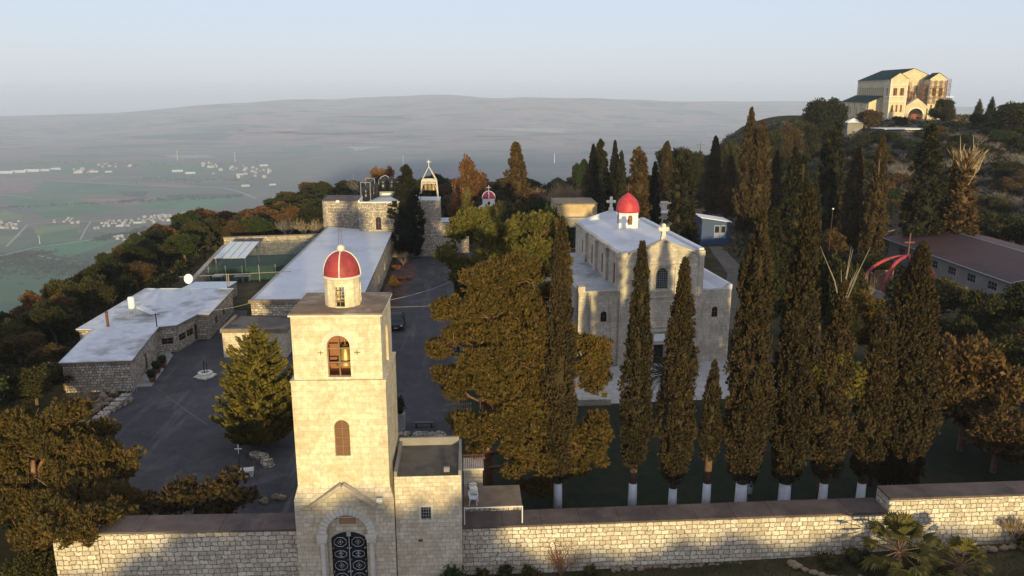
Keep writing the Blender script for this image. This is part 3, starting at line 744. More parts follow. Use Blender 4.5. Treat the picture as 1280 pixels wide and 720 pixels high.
tw = thing('water_heater', 'white solar water heater tank with tilted panel on the stained flat roof', 'water heater', (-41.2,97,3.27))
b = MB(); b.lathe(0,0,[(0,.75),(.36,.77),(.4,.85),(.4,2.1),(.34,2.2),(0,2.22)],18); b.build('tank', M['plastic_white'], tw, smooth=True)
b = MB(); R = Matrix.Rotation(radians(-10),3,'Z')@Matrix.Rotation(radians(25),3,'Y')
b.obox((1.9,-.3,.55),2.3,1.0,.1,R); b.build('collector_panel', M['sheet'], tw)
for sx,sy in ((-.4,-.4),(.4,-.4),(-.4,.4),(.4,.4)): MB().bar((sx*.7,sy*.7,.85),(sx,sy,0),.03).build('leg', M['grey_metal'], tw)
MB().tube([(.3,0,1.9),(1.0,0,2.0),(1.3,0,1.4),(1.0,-.1,.9)],.03,5).build('pipe', M['grey_metal'], tw)
td = thing('satellite_dish', 'white satellite dish on a thin pole at the back of the flat roof', 'satellite dish', (-37.6,107.2,3.27)); td.scale = (.75,.75,.85)
MB().bar((0,0,0),(0,0,2.2),.04).build('pole', M['grey_metal'], td)
b = MB(); R = Matrix.Rotation(radians(75),3,'X')
b.lathe(0,0,[(0,0),(.3,.03),(.55,.1),(.78,.2)],20); b.v = [tuple(R@Vector(q)+Vector((0,-.1,2.4))) for q in b.v]; b.build('dish', M['plastic_white'], td, smooth=True)
MB().bar((0,-.2,2.2),(0,-.8,2.5),.02).build('feed_arm', M['grey_metal'], td)
# pergola pole frame behind the house
tp = thing('pole_frame', 'thin pale pole frame spanning behind the white roofed house', 'frame', (-33.9,111.5,0))
MB().bar((-6.5,0,4.6),(9,0,5.2),.05).build('crossbar', M['bark_pale'], tp)
for x in (0,.25): MB().bar((x,0,0),(x,0,5.0),.07).build('post', M['bark_pale'], tp)
# potted plants by the doorstep
M['topiary'] = leafmat('topiary_leaf', (.018,.026,.012), (.035,.045,.02))
def leaf_arrays(P, A, L, Wd, jit=.5):
    n = len(P); A = A+npr.normal(0, jit, (n,3)); A /= np.maximum(1e-6, np.linalg.norm(A, axis=1))[:,None]
    Rv = npr.normal(0,1,(n,3)); Sv = np.cross(A, Rv); Sv /= np.maximum(1e-6, np.linalg.norm(Sv, axis=1))[:,None]
    L = np.broadcast_to(L, (n,))*npr.uniform(.6,1.3,n); Wd = np.broadcast_to(Wd, (n,))*npr.uniform(.7,1.3,n)
    a = A*(L/2)[:,None]; s = Sv*(Wd/2)[:,None]
    V = np.empty((n,4,3)); V[:,0] = P-a; V[:,1] = P+s; V[:,2] = P+a; V[:,3] = P-s
    return V.reshape(-1,3)
def leaf_mesh(name, V, core, mt):
    """loose leaves (four corners each) and, inside them, solid lumps of inner foliage"""
    nv = len(V); nf = nv//4
    cv = np.array(core.v, dtype=float).reshape(-1,3) if core and core.v else np.zeros((0,3)); cf = core.f if core else []
    me = bpy.data.meshes.new(name)
    allv = np.vstack([V, cv]); me.vertices.add(len(allv)); me.vertices.foreach_set('co', allv.astype(np.float32).ravel())
    li = list(range(nv)); starts = list(range(0, nv, 4)); tot = [4]*nf; k = nv
    for f in cf: starts.append(k); tot.append(len(f)); li += [i+nv for i in f]; k += len(f)
    me.loops.add(len(li)); me.loops.foreach_set('vertex_index', li)
    me.polygons.add(len(starts)); me.polygons.foreach_set('loop_start', starts); me.polygons.foreach_set('loop_total', tot)
    me.update(calc_edges=True); me.validate(); me.materials.append(mt)
    return me
def sph(n):
    d = npr.normal(0,1,(n,3)); return d/np.linalg.norm(d,axis=1)[:,None]
def blob_leaves(blobs, per_area, L, Wd, up=.3, jit=.5, shell=(.72,1.05), tuft=1):
    """leaves through the outer shell of a set of ellipsoids"""
    Ps, As = [], []
    for (cx,cy,cz,rx,ry,rz) in blobs:
        area = 4*pi*((rx*ry)**1.6/3+(rx*rz)**1.6/3+(ry*rz)**1.6/3)**(1/1.6)
        n = max(3, int(area*per_area/tuft)); d = sph(n)
        lump = 1+.16*np.sin(d[:,0]*5+cx*3)*np.sin(d[:,1]*5+cy*2)+.12*np.sin(d[:,2]*7+cz)
        r = npr.uniform(shell[0],shell[1],n)*lump
        p = np.array([cx,cy,cz])+d*r[:,None]*np.array([rx,ry,rz])
        if tuft > 1:
            dd = np.repeat(d,tuft,axis=0)+npr.normal(0,.75,(n*tuft,3)); dd /= np.linalg.norm(dd,axis=1)[:,None]
            p = np.repeat(p,tuft,axis=0)+dd*(L*.45)
            Ps.append(p); As.append(dd+np.array([0,0,up]))
        else:
            Ps.append(p); As.append(d+np.array([0,0,up]))
    return leaf_arrays(np.vstack(Ps), np.vstack(As), L, Wd, jit)
def blob_core(blobs, k=.7):
    c = MB()
    for i,(cx,cy,cz,rx,ry,rz) in enumerate(blobs): c.ball((cx,cy,cz), rx*k, ry*k, rz*k, 9, 6, 0, .5, i)
    return c
def link(name, me, parent, loc=None):
    o = bpy.data.objects.new(name, me); COL.objects.link(o); o.parent = parent
    if loc is not None: o.location = loc
    return o
potball = leaf_mesh('foliage', blob_leaves([(0,0,.95,.55,.55,.52)], 60, .16,.10), blob_core([(0,0,.95,.55,.55,.52)],.85), M['topiary'])
for k,(px,py,lab) in enumerate([(191,477,'round clipped bush in a red pot nearest the house corner steps'),(197,466,'middle clipped bush of the row by the house wall, in a red pot'),(204,459,'round dark clipped bush farthest along the house doorstep')]):
    q = at_z(px,py,.12); tt = thing('potted_bush', lab, 'potted plant', q, 0, 'clipped bushes along the house wall')
    MB().lathe(0,0,[(0,0),(.28,.0),(.38,.5),(.42,.55),(.36,.55),(.34,.48),(0,.48)],14).build('pot', M['terracotta'], tt, smooth=True); link('foliage', potball, tt)
# well in the yard
q = at_z(257,471,0); t = thing('stone_well', 'round stone well head with a black pulley post standing in the dark yard', 'well', q); t.scale = (.75,.75,.9)
b = MB(); b.lathe(0,0,[(1.25,0),(1.3,.2),(1.05,.22),(1.0,.6),(.62,.62),(.6,.1)],16); b.build('well_head', M['trim'], t)
b = MB(); b.bar((-.12,0,.5),(-.1,0,2.1),.07); b.bar((.28,0,.5),(.3,0,1.8),.05); b.bar((-.1,0,1.9),(.3,0,1.75),.04); b.build('pulley_post', M['black_iron'], t)
for a in (0.4,1.9,3.5,5.0): MB().ball((1.3*cos(a),1.3*sin(a),.12),.28,.22,.16,7,5,0,.4,a).build('stone', M['trim'], t)
# steps, rubble bank and handrail at the corner of the house
t = thing('rubble_steps', 'tumbled rock bank with steps and a thin iron handrail beside the house corner', 'steps', (-33.9,76.2,-.15)); t.scale = (.8,.9,.85)
for k in range(7): MB().box(-.7-.25*k,.4-.85*k-.8,-.6,.5-.25*k,.4-.85*k,1.1-.16*k).build('step', M['rubble_dark'], t)
b = MB()
for k in range(60):
    u = rng.uniform(-1,1); v = rng.random(); b.ball((-2.3-.3*v*4+u*.8, 1.5-6.5*v, .25+.9*(1-v)*rng.random()), rng.uniform(.2,.5), rng.uniform(.2,.45), rng.uniform(.18,.4), 6,4,0,.5,k)
b.build('rock_bank', M['coping_lt'], t)
b = MB(); 
for k in range(6): b.bar((1.2-.25*k,.2-1.0*k,1.3-.2*k),(1.2-.25*k,.2-1.0*k,2.3-.2*k),.03)
b.bar((1.2,.2,2.3),(-.05,-4.8,1.3),.03); b.bar((1.2,.2,1.8),(-.05,-4.8,.8),.025); b.bar((.2,-2.2,1.5),(2.0,-2.2,1.5),.03); b.build('handrail', M['grey_metal'], t)

# long white roofed hall
o = (-20, 120); t = thing('long_hall', 'long stone hall with a wide plain white flat roof in the middle of the monastery', 'hall', (o[0],o[1],0))
pl = loc_poly([(-26.6,96.1),(-13.3,95.6),(-13.9,145.4),(-26.3,151.5)], o)
poly_building(t, pl, -.5, 4.7, M['rubble_dark'], M['white_roof'], .12, .16, M['coping_lt'], {1:[(6,7.2,1.2,2.6,0),(14,15.2,1.2,2.6,0),(23,24.2,1.2,2.6,0),(33,34.2,1.2,2.6,0)]}, lip=False)
a0, a1 = (-26.85-o[0],95.85-o[1]), (-13.15-o[0],95.35-o[1])
b = MB(); b.box(a0[0],a0[1],4.74,a1[0],a0[1]+.45,5.12); b.build('front_parapet', M['coping_lt'], t)
b = MB(); b.tube([(-6.75,-23.8,4.95),(-6.42,31.4,4.95)],.13,4); b.build('gutter', M['grey_metal'], t)
t = thing('lean_to', 'small brown roofed stone lean-to below the end of the long hall', 'shed', (-25,92,0))
poly_building(t, loc_poly([(-28.3,89.5),(-21,89.2),(-21,95.2),(-27.6,95.4)],(-25,92)), -.2, 3.0, M['ashlar_small'], M['annex_roof'], .15, .25, M['coping_lt'], lip=False)
b = MB(); b.box(-3.45,-2.7,3.25,-3.1,3.3,3.5); b.box(-3.1,-2.85,3.25,3.9,-2.5,3.5); b.build('parapet', M['coping_lt'], t)

# round ended store, cube house and bell block at the head of the hall
t = thing('round_store', 'round cornered stone store with a brown roof behind the long white roof', 'building', (-23.8,156,0))
rp = [(3.2,-4.0)]+[( -2.2+1.6*sin(-a), -2.4-1.6*cos(a)) for a in [pi/2*k/6 for k in range(7)]]+[(-3.8,4.5),(3.2,4.5)]
rp = rp[::-1]
poly_building(t, rp[::-1], -.5, 9.6, M['rubble_dark'], M['coping'], .05, .1, M['coping_lt'], lip=False)
MB().bar((-.6,-3.9,9.7),(-.6,-3.9,11.0),.05).build('rod', M['rust'], t)
b = MB(); b.ball((-.6,-4.25,9.6),.42,.3,.3,10,6); b.build('lamp', M['plastic_white'], t, smooth=True)
t = thing('cube_house', 'square stone house with a white flat roof carrying black water tanks', 'house', (-14.5,146,0))
op = {0:[(3.0,4.0,5.1,7.0,.5)]}
poly_building(t, [(-5.3,0),(5.6,.3),(5.6,10),(-5.3,10)], -.5, 10.1, M['rubble_dark'], M['white_roof'], .03, .12, M['white'], op, .3)
b = MB(); b.box(-5.36,.3,10.2,-5.1,10,10.5); b.box(-5.36,9.8,10.2,5.6,10.05,10.6); b.build('parapet', M['white'], t)
MB().bar((2.6,.6,10.2),(2.6,.6,13.2),.05).build('flagpole', M['grey_metal'], t)
def tank(px, py, Y, r, h, zb, label):
    q = at_y(px,py,Y); tt = thing('water_tank', label, 'water tank', (q.x,Y,zb), 0, 'black water tanks on the cube house roof')
    MB().lathe(0,0,[(0,0),(r,0),(r,h*.3),(r*1.04,h*.33),(r,h*.36),(r,h*.62),(r*1.04,h*.65),(r,h*.68),(r,h*.85),(r*.6,h*.97),(0,h)],18).build('barrel', M['tank'], tt, smooth=True)
    MB().lathe(0,0,[(0,h*1.06),(r*.3,h*1.05),(r*.32,h*.94)],12).build('lid', M['tank'], tt, smooth=True)
tank(457,235,147.6,.62,2.6,10.25,'front black water tank of the cluster at the left roof edge')
tank(462.5,234,149.6,.62,2.6,10.25,'second black water tank from the front in the roof edge cluster')
tank(466.5,232,151.6,.62,2.6,10.25,'third black water tank from the front in the roof edge cluster')
tank(470,231,153.4,.62,2.6,10.25,'rearmost black water tank of the roof edge cluster')
tank(478.5,225,154.5,.9,2.6,11.2,'big raised black water tank beside the white looped pipe')
tank(489.5,224,154.5,.9,2.6,11.2,'big raised black water tank next to the tall dark cypress')
t = thing('tank_rack', 'white pipe rack around the black water tanks on the roof', 'pipe rack', (-16.5,150,10.25))
b = MB()
for y in (-2.6,4.6): b.bar((-2.9,y,0),(-2.9,y,3.4),.06); b.bar((-1.2,y,0),(-1.2,y,3.4),.06); b.bar((-2.9,y,3.4),(-1.2,y,3.4),.06)
b.bar((-2.9,-2.6,3.4),(-2.9,4.6,3.4),.06); b.bar((-1.2,-2.6,3.4),(-1.2,4.6,3.4),.06)
b.tube([(-.3,4.0,.3),(-.3,4.0,2.8),(.2,4.0,3.7),(1.0,4.0,4.0),(1.6,4.0,3.6)],.09,6); b.build('pipe', M['concrete'], t)
b = MB(); b.box(-.2,3.4,.75,5.0,5.6,.95)
for x in (0,2.4,4.8):
    for y in (3.5,5.5): b.bar((x,y,0),(x,y,.8),.06)
b.build('platform', M['grey_metal'], t)
t = thing('bell_block', 'tall square stone block carrying an open metal bell frame', 'bell tower', (-6.9,148.6,0))
poly_building(t, [(-2.0,-2.2),(1.9,-2.2),(1.9,2.4),(-2.0,2.4)], -.5, 10.4, M['rubble_dark'], M['white_roof'], .02, .1, M['white'], {0:[(.2,.9,4.0,6.2,.35)]}, lip=False)
poly_building(t, [(1.9,-2.1),(3.5,-2.1),(3.5,2.3),(1.9,2.3)], -.5, 6.4, M['rubble_dark'], M['white_roof'], .02, .1, M['white'], lip=False)
b = MB()
P4 = [(-1.7,-1.6),(1.5,-1.6),(1.5,1.4),(-1.7,1.4)]
for x,y in P4: b.bar((x,y,10.5),(x*.82,y*.82,13.9),.085)
b.tube([(x*.82,y*.82,13.9) for x,y in P4+P4[:1]],.13,4); b.tube([(x*.84,y*.84,13.4) for x,y in P4+P4[:1]],.07,4)
for x,y in P4: b.bar((x*.82,y*.82,13.9),(-.1,-.1,16.4),.07)
b.bar((-1.4,-.1,13.5),(1.2,-.1,13.5),.1)
for x0,x1 in ((-1.6,-.9),(1.35,.7)): b.tube([(x0,-1.45,12.2),(x0*.5+x1*.5,-1.4,13.1),(x1,-1.4,13.4)],.05,4)
b.build('bell_frame', M['trim'], t)
b = MB(); b.bar((-.1,-.1,16.4),(-.1,-.1,17.6),.06); b.bar((-.5,-.1,17.2),(.3,-.1,17.2),.06); b.build('cross', M['white'], t)
for x,s in ((-.75,.62),(-.05,.85),(.65,.62)):
    MB().lathe(x,-.5,[(0,13.3),(.3*s,13.25),(.5*s,12.9),(.62*s,12.4),(.85*s,12.1),(.8*s,12.08)],14).build('bell', M['bell'], t, smooth=True)
t = thing('low_wall', 'low rubble wall stub running right from the bell block', 'wall', (-3.3,149.5,0)); MB().box(0,0,-.5,3.5,.8,4.6).build('masonry', M['rubble_dark'], t); MB().box(0,-.05,4.6,3.5,.85,4.75).build('coping', M['coping'], t)

# walled court with netting
t = thing('court_wall', 'rubble walls round the sunken netted court left of the long roof', 'wall', (-36,135,0))
b = MB()
def seg(bm, a, c, th, z0, z1):
    a, c = Vector(a), Vector(c); d = (c-a).normalized(); nrm = Vector((-d.y,d.x))*th/2
    bm.prism([tuple(a-nrm),tuple(c-nrm),tuple(c+nrm),tuple(a+nrm)], z0, z1)
seg(b,(-9.2,14.0),(9.0,16.6),.7,-1,3.4); b.build('masonry', M['rubble_dark'], t)
b = MB(); seg(b,(-9.0,13.5),(-5.6,-16.0),.7,-1,2.2); b.build('masonry', M['rubble_dark'], t)
b = MB(); seg(b,(-9.3,14.0),(9.1,16.6),.8,3.4,3.55); b.build('coping', M['coping_lt'], t)
t = thing('net_fence', 'dark green net screen stretched on posts inside the court', 'net', (-36,131,0))
b = MB(); b.face([(-5.2,-4.5,.3),(7.5,-2.8,.3),(7.5,-2.8,2.6),(-5.2,-4.5,2.6)]); b.face([(-5.2,-4.5,2.6),(7.5,-2.8,2.6),(8.5,15,3.2),(-3.2,12.5,3.2)]); b.build('netting', M['net'], t)
for k in range(6): MB().bar((-5.2+2.54*k,-4.55+.34*k,0),(-5.2+2.54*k,-4.55+.34*k,2.8),.06).build('post', M['grey_metal'], t)
t = thing('canopy', 'pale translucent sheet canopy over the corner of the netted court', 'canopy', (-39.6,137.5,0))
b = MB(); R = Matrix.Rotation(radians(6),3,'X'); b.obox((0,0,3.35),5.2,9.5,.08,R)
b.build('sheet', M['sheet'], t)
b = MB(); 
for x in (-2.6,-1.3,0,1.3,2.6): b.obox((x,0,3.42),.08,9.5,.06,R)
b.build('rib', M['grey_metal'], t)
for x,y in ((-2.4,-4.4),(2.4,-4.4),(-2.4,4.4),(2.4,4.4)): MB().bar((x,y,0),(x,y,3.3+y*.1),.06).build('post', M['grey_metal'], t)
def table(px,py,w,d,lab):
    q = at_z(px,py,.8); tt = thing('table', lab, 'table', (q.x,q.y,0), .1, 'white tables in the court')
    MB().box(-w/2,-d/2,.72,w/2,d/2,.8).build('tabletop', M['plastic_white'], tt)
    for sx in (-1,1):
        for sy in (-1,1): MB().bar((sx*w*.42,sy*d*.42,0),(sx*w*.42,sy*d*.42,.74),.04).build('leg', M['plastic_white'], tt)
table(273,344,1.6,2.4,'white table below the court canopy, left of the pair'); table(303,344.5,2.6,1.4,'wide white table in the court, right of the pair')
t = thing('court_shed', 'small pale flat roofed shed at the near end of the court', 'shed', (-38.5,117,0))
poly_building(t, [(-3.2,-2),(3.2,-2),(3.6,2.4),(-2.6,2.4)], -1, 1.9, M['rubble_dark'], M['sheet'], .1, .08, M['plaster'], lip=False)
# ------------------------------------------------------------------ church
def build_church():
    t = thing('church', 'stone church with a white roof and small bright red dome among the cypresses', 'church', (21.2, 84.4, 0), radians(5))
    hw, L, H = 4.72, 22.2, 12.7
    W = 2*hw
    win = (hw-.66, hw+.66, 8.75, 10.45, .62)
    dr = (hw-.62, hw+.62, 0, 2.35, 0)
    b = MB()
    b.panel((-hw,0),(1,0),(0,1),W,0,7.9,[dr],.4); b.panel((-hw,0),(1,0),(0,1),W,7.9,H,[win],.35)
    # gable over the front
    g = [(-hw,0,H),(-hw+.9,0,H),(-1.6,0,13.45),(0,0,14.15),(1.6,0,13.45),(hw-.9,0,H),(hw,0,H)]
    b.face([(x,y,z) for x,y,z in g]); b.face([(x,.5,z) for x,y,z in g])
    lw = [(2.2,2.85,9.0,11.0,.32),(7.6,8.25,9.0,11.0,.32),(12.6,13.25,9.0,11.0,.32),(17.8,18.35,9.4,10.8,.27)]
    b.panel((-hw,0),(0,1),(1,0),L,0,H-.1,lw,.3); b.panel((hw,0),(0,1),(-1,0),L,0,H-.1); b.panel((-hw,L),(1,0),(0,-1),W,0,H-.1)
    b.face([(-hw,L,H-.1),(hw,L,H-.1),(0,L,14.2)])
    b.build('nave_wall', M['church'], t)
    w = window(t,'window',(-hw,0),(1,0),(0,1),win,.25,M['grey_metal'],M['glass'],6,9,.03)
    for q in lw: window(t,'window',(-hw,0),(0,1),(1,0),q,.2,M['red'],M['glass'],1,2,.07)
    # quoins and buttresses on the side
    for y in (.0,5.1,10.2,15.3):
        b = MB(); b.box(-hw-.32,y+(-.05 if y == 0 else 0),8.7,-hw,y+(.9 if y else .7),12.35); b.box(-hw-.36,y-.08,12.35,-hw,y+.95,12.5); b.build('buttress', M['church_trim'], t)
    b = MB(); b.box(-hw-.2,-.1,12.5,-hw+.3,L,12.74); b.build('eaves_cornice', M['church_trim'], t)
    # facade trim
    b = MB()
    for x in (-1.75,1.45): b.box(x,-.14,7.95,x+.3,.0,11.2)
    b.box(-1.95,-.2,11.2,1.95,.0,11.42); b.box(-2.05,-.26,11.42,2.05,.0,11.52)
    b.box(-hw,-.14,7.8,hw,.0,7.95); b.box(-2.3,-.12,4.35,2.3,0,4.47); b.box(-1.1,-.16,8.45,1.1,0,8.62)
    for x in (-hw,hw-.55): b.box(x,-.08,8.0,x+.55,-.005,12.3)
    for x in (-hw-.06,hw-.75): b.box(x,-.16,12.3,x+.8,.6,12.95)
    for k in range(11):
        a0, a1 = pi*k/11, pi*(k+1)/11
        P = [(-r*cos(a), -.07, 10.45+r*sin(a)) for a in (a0, a1) for r in (.67,.92)]
        b.face([P[0],P[1],P[3],P[2]])
    for sx in (-1,1): b.box(sx*.67 if sx > 0 else -.92,-.075,8.62,.92 if sx > 0 else -.67,-.004,10.45)
    b.build('facade_moulding', M['church_trim'], t)
    b = MB()
    for (p,q) in zip(g[1:-1],g[2:-1]):
        for (y0,y1,dz) in ((-.18,.55,.16),): b.face([(p[0],y0,p[2]),(q[0],y0,q[2]),(q[0],y0,q[2]+dz),(p[0],y0,p[2]+dz)]); b.face([(p[0],y0,p[2]+dz),(q[0],y0,q[2]+dz),(q[0],y1,q[2]+dz),(p[0],y1,p[2]+dz)])
    b.build('gable_coping', M['church_trim'], t)
    # front cross
    def cross(x,y,z,h,mt,name='cross',th=.14):
        b = MB(); b.box(x-.28,y-.2,z,x+.28,y+.2,z+.35); b.box(x-th,y-th,z+.35,x+th,y+th,z+.35+h); b.box(x-h*.36,y-th*1.1,z+.35+h*.5,x+h*.36,y+th*1.1,z+.35+h*.5+2*th)
        for (cx_,cz) in ((x-h*.36,z+.35+h*.5+th),(x+h*.36,z+.35+h*.5+th),(x,z+.35+h)): b.ball((cx_,y,cz),th*1.35,th*1.3,th*1.35,8,5)
        b.build(name, mt, t)
    cross(0,.2,14.25,1.15,M['trim'],th=.2); cross(0,L-.3,14.3,1.3,M['trim'],th=.16)
    # roof
    b = MB(); b.face([(-hw+.3,.5,12.72),(0,.5,13.35),(0,L,13.35),(-hw+.3,L,12.72)]); b.face([(0,.5,13.35),(hw-.5,.5,12.85),(hw-.5,L,12.85),(0,L,13.35)])
    b.build('roof', M['white_roof'], t)
    b = MB(); b.box(hw-.5,.3,12.6,hw+.06,L,13.15); b.face([(-hw+.3,L-.5,12.73),(0,L-.5,13.36),(0,L,14.3),(-hw+.3,L,12.9)]); b.face([(0,L-.5,13.36),(hw-.5,L-.5,12.8),(hw-.5,L,13.0),(0,L,14.3)])
    b.build('roof_parapet', M['white_roof'], t)
    # dome
    cx, cy_ = .05, 14.2
    b = MB(); n = 8; r = 1.32
    for k in range(n):
        a0 = 2*pi*(k-.5)/n-.0; a1 = 2*pi*(k+.5)/n
        p0 = (cx+r*cos(a0), cy_+r*sin(a0)); p1 = (cx+r*cos(a1), cy_+r*sin(a1)); w = hypot(p1[0]-p0[0],p1[1]-p0[1]); U = ((p1[0]-p0[0])/w,(p1[1]-p0[1])/w); Nn = Vector((cx-(p0[0]+p1[0])/2, cy_-(p0[1]+p1[1])/2)).normalized()
        o = [(w/2-.3,w/2+.3,13.75,14.65,.3)] if k % 2 == 0 else []
        b.panel(p0,U,Nn,w,13.1,15.25,o,.15)
    b.build('drum', M['white'], t)
    for k in (0,2,4,6):
        a0 = 2*pi*(k-.5)/n; a1 = 2*pi*(k+.5)/n
        p0 = (cx+r*cos(a0), cy_+r*sin(a0)); p1 = (cx+r*cos(a1), cy_+r*sin(a1)); w = hypot(p1[0]-p0[0],p1[1]-p0[1]); U = ((p1[0]-p0[0])/w,(p1[1]-p0[1])/w); Nn = Vector((cx-(p0[0]+p1[0])/2, cy_-(p0[1]+p1[1])/2)).normalized()
        window(t,'dome_window',p0,U,Nn,(w/2-.3,w/2+.3,13.75,14.65,.3),.13,M['window_metal'],M['amber'],2,3,.05)
    pr = [(1.36,15.2),(1.44,15.25),(1.47,15.45),(1.44,15.8),(1.3,16.3),(1.02,16.8),(.62,17.2),(.25,17.45),(.08,17.6),(0,17.62)]
    b = MB(); b.lathe(cx,cy_,pr,32); b.build('dome', M['red_bright'], t, smooth=True)
    b = MB(); b.bar((cx,cy_,17.55),(cx,cy_,18.75),.05); b.bar((cx-.42,cy_,18.3),(cx+.42,cy_,18.3),.05); b.bar((cx-.22,cy_,18.0),(cx+.22,cy_,18.05),.04); b.build('dome_cross', M['rust'], t)
    # aisles
    AL, AR = -9.25, 8.25
    sw = (AL and (2.55,3.15,5.1,6.0,.3))
    b = MB(); b.panel((AL,.25),(1,0),(0,1),-hw-AL,0,8.6,[(2.5,3.2,5.15,6.05,.32)],.3); b.panel((AL,.25),(0,1),(1,0),L-1,0,8.6); b.panel((AL,L-.75),(1,0),(0,-1),-hw-AL,0,8.6)
    b.build('aisle_wall', M['church'], t)
    window(t,'window',(AL,.25),(1,0),(0,1),(2.5,3.2,5.15,6.05,.32),.2,M['rust'],M['glass'],2,2,.03)
    b = MB(); b.face([(AL,.55,8.62),(-hw,.55,8.72),(-hw,L-.75,8.72),(AL,L-.75,8.62)]); b.build('aisle_roof', M['grey_roof'], t)
    b = MB(); b.box(AL-.05,.2,8.6,-hw-.3,.55,8.72); b.box(AL-.1,.15,8.6,AL+.7,.85,9.25); b.box(AL-.05,.85,8.6,AL+.2,L-.7,8.8); b.build('aisle_parapet', M['church_trim'], t)
    b = MB(); b.panel((hw,.25),(1,0),(0,1),AR-hw,0,8.4,[(1.35,2.05,5.2,6.1,.32)],.3); b.panel((AR,.25),(0,1),(-1,0),L-1,0,8.4); b.panel((hw,L-.75),(1,0),(0,-1),AR-hw,0,8.4)
    b.build('aisle_wall', M['church'], t)
    window(t,'window',(hw,.25),(1,0),(0,1),(1.35,2.05,5.2,6.1,.32),.2,M['red'],M['glass'],2,2,.03)
    b = MB(); b.face([(hw,.45,8.5),(AR-1.3,.45,8.42),(AR-1.3,L-.75,8.42),(hw,L-.75,8.5)]); b.face([(AR-1.3,.45,8.42),(AR-.35,.45,9.0),(AR-.35,L-.75,9.0),(AR-1.3,L-.75,8.42)]); b.face([(AR-.35,.45,9.0),(AR+.05,.45,8.95),(AR+.05,L-.75,8.95),(AR-.35,L-.75,9.0)]); b.face([(AR+.05,.45,8.95),(AR+.05,L-.75,8.95),(AR+.05,L-.75,8.3),(AR+.05,.45,8.3)])
    b.face([(hw,.26,8.38),(AR+.05,.26,8.38),(AR+.05,.26,8.95),(AR-.35,.26,9.0),(AR-1.3,.26,8.55),(hw,.26,8.5)]); b.build('aisle_roof', M['white_roof'], t)
    # doorway
    b = MB()
    for x in (-1.05,.75): b.box(x,-.2,0,x+.3,0,3.9)
    b.box(-1.25,-.26,3.9,1.25,0,4.15); b.box(-.75,-.1,2.36,.75,0,2.55); b.build('door_surround', M['church_trim'], t)
    MB().box(-.66,-.1,2.75,.66,-.01,3.6).build('plaque', M['white'], t)
    b = MB(); b.face([(-.62,.36,0),(.62,.36,0),(.62,.36,2.35),(-.62,.36,2.35)]); b.build('door', M['dark'], t)
    for x in (-1.5,1.5):
        b = MB(); b.box(x-.12,-.3,2.6,x+.12,-.06,3.0); b.build('wall_lantern', M['black_iron'], t)
    b = MB(); b.box(4.6+.0,-.3,2.6,4.6+.4,-.14,2.85) if False else b.box(3.6,-.08,4.5,4.2,-.01,4.75); b.build('name_plate', M['rust'], t)
    b = MB(); b.tube([(-8.0,.1,.1),(-8.0,.1,6.4),(-7.9,.15,8.4)],.05,5); b.build('drain_pipe', M['grey_metal'], t)
build_church()
q = at_z(755,499,.0); t = thing('planter', 'small yellow glazed planter at the edge of the church paving', 'planter', q); t.scale = (.6,.6,.7)
MB().lathe(0,0,[(0,0),(.5,0),(.62,.95),(.7,1.0),(.7,1.15),(.6,1.15),(.56,1.0),(0,.98)],4,0,pi/4,pi/4+2*pi).build('tub', plain('yellow_glaze',(.55,.38,.08),.4), t)
t = thing('low_wall', 'low pale stone wall along the front of the church paving by the pine', 'wall', (8.3,72.9,0)); MB().box(0,0,-.2,5.5,.5,.55).build('masonry', M['church'], t)

# ------------------------------------------------------------------ small domed chapel behind
def build_chapel():
    q = at_y(611,270,163); t = thing('domed_chapel', 'little white chapel with a dark pink lantern dome half hidden by trees', 'chapel', (q.x,163,0))
    MB().lathe(0,0,[(2.9,-.5),(2.9,5.0),(3.05,5.05),(3.05,5.3)],20).build('wall', M['white'], t)
    MB().lathe(0,0,[(3.0,5.3),(2.75,6.0),(2.2,6.7),(1.5,7.15),(1.2,7.2)],20).build('roof', M['white_roof'], t, smooth=True)
    b = MB(); b.lathe(0,0,[(1.25,7.0),(1.25,8.35),(1.35,8.4),(1.35,8.55)],12); b.build('lantern', M['white'], t)
    pr = [(1.3*cos(a), 8.55+1.45*sin(a)) for a in [pi/2*k/8 for k in range(9)]]
    MB().lathe(0,0,pr,20).build('dome', M['magenta'], t, smooth=True)
    for k in range(4):
        a = pi/2*k-pi/2; MB().tube([((r+.02)*cos(a),(r+.02)*sin(a),z) for r,z in pr],.09,5).build('dome_rib', M['white'], t)
    b = MB(); b.bar((0,0,9.95),(0,0,11.2),.06); b.bar((-.4,0,10.75),(.4,0,10.75),.06); b.build('cross', M['white'], t)
    b = MB(); b.box(-.25,-1.32,7.4,.25,-1.22,8.0); b.box(-.2,-2.98,3.6,.3,-2.88,4.6); b.build('window', M['glass'], t)
build_chapel()
# arcaded house behind the pine
t = thing('arcaded_house', 'low house with an sunlit orange parapet over a dark shaded porch, behind the pines', 'house', (17.2,152,0))
b = MB(); b.panel((0,0),(1,0),(0,1),7.5,-.5,5.9,[(.7,2.0,0,4.2,0),(2.6,4.2,0,4.2,0),(4.8,6.4,0,4.2,0)],1.2); b.panel((0,0),(0,1),(1,0),9,-.5,5.9); b.panel((7.5,0),(0,1),(-1,0),9,-.5,5.9); b.build('wall', M['plaster'], t)
MB().box(-.7,-1.0,5.9,8.2,9,6.25).build('ledge', M['concrete'], t); b = MB(); b.box(-.3,.6,6.25,7.8,9,8.6); b.build('upper_wall', M['arcade'], t); MB().box(-.4,.5,8.6,7.9,9.1,8.8).build('coping', M['coping_lt'], t)
b = MB(); b.face([(0,1.15,-.4),(7.5,1.15,-.4),(7.5,1.15,5.8),(0,1.15,5.8)]); b.build('porch_recess', M['dark'], t)
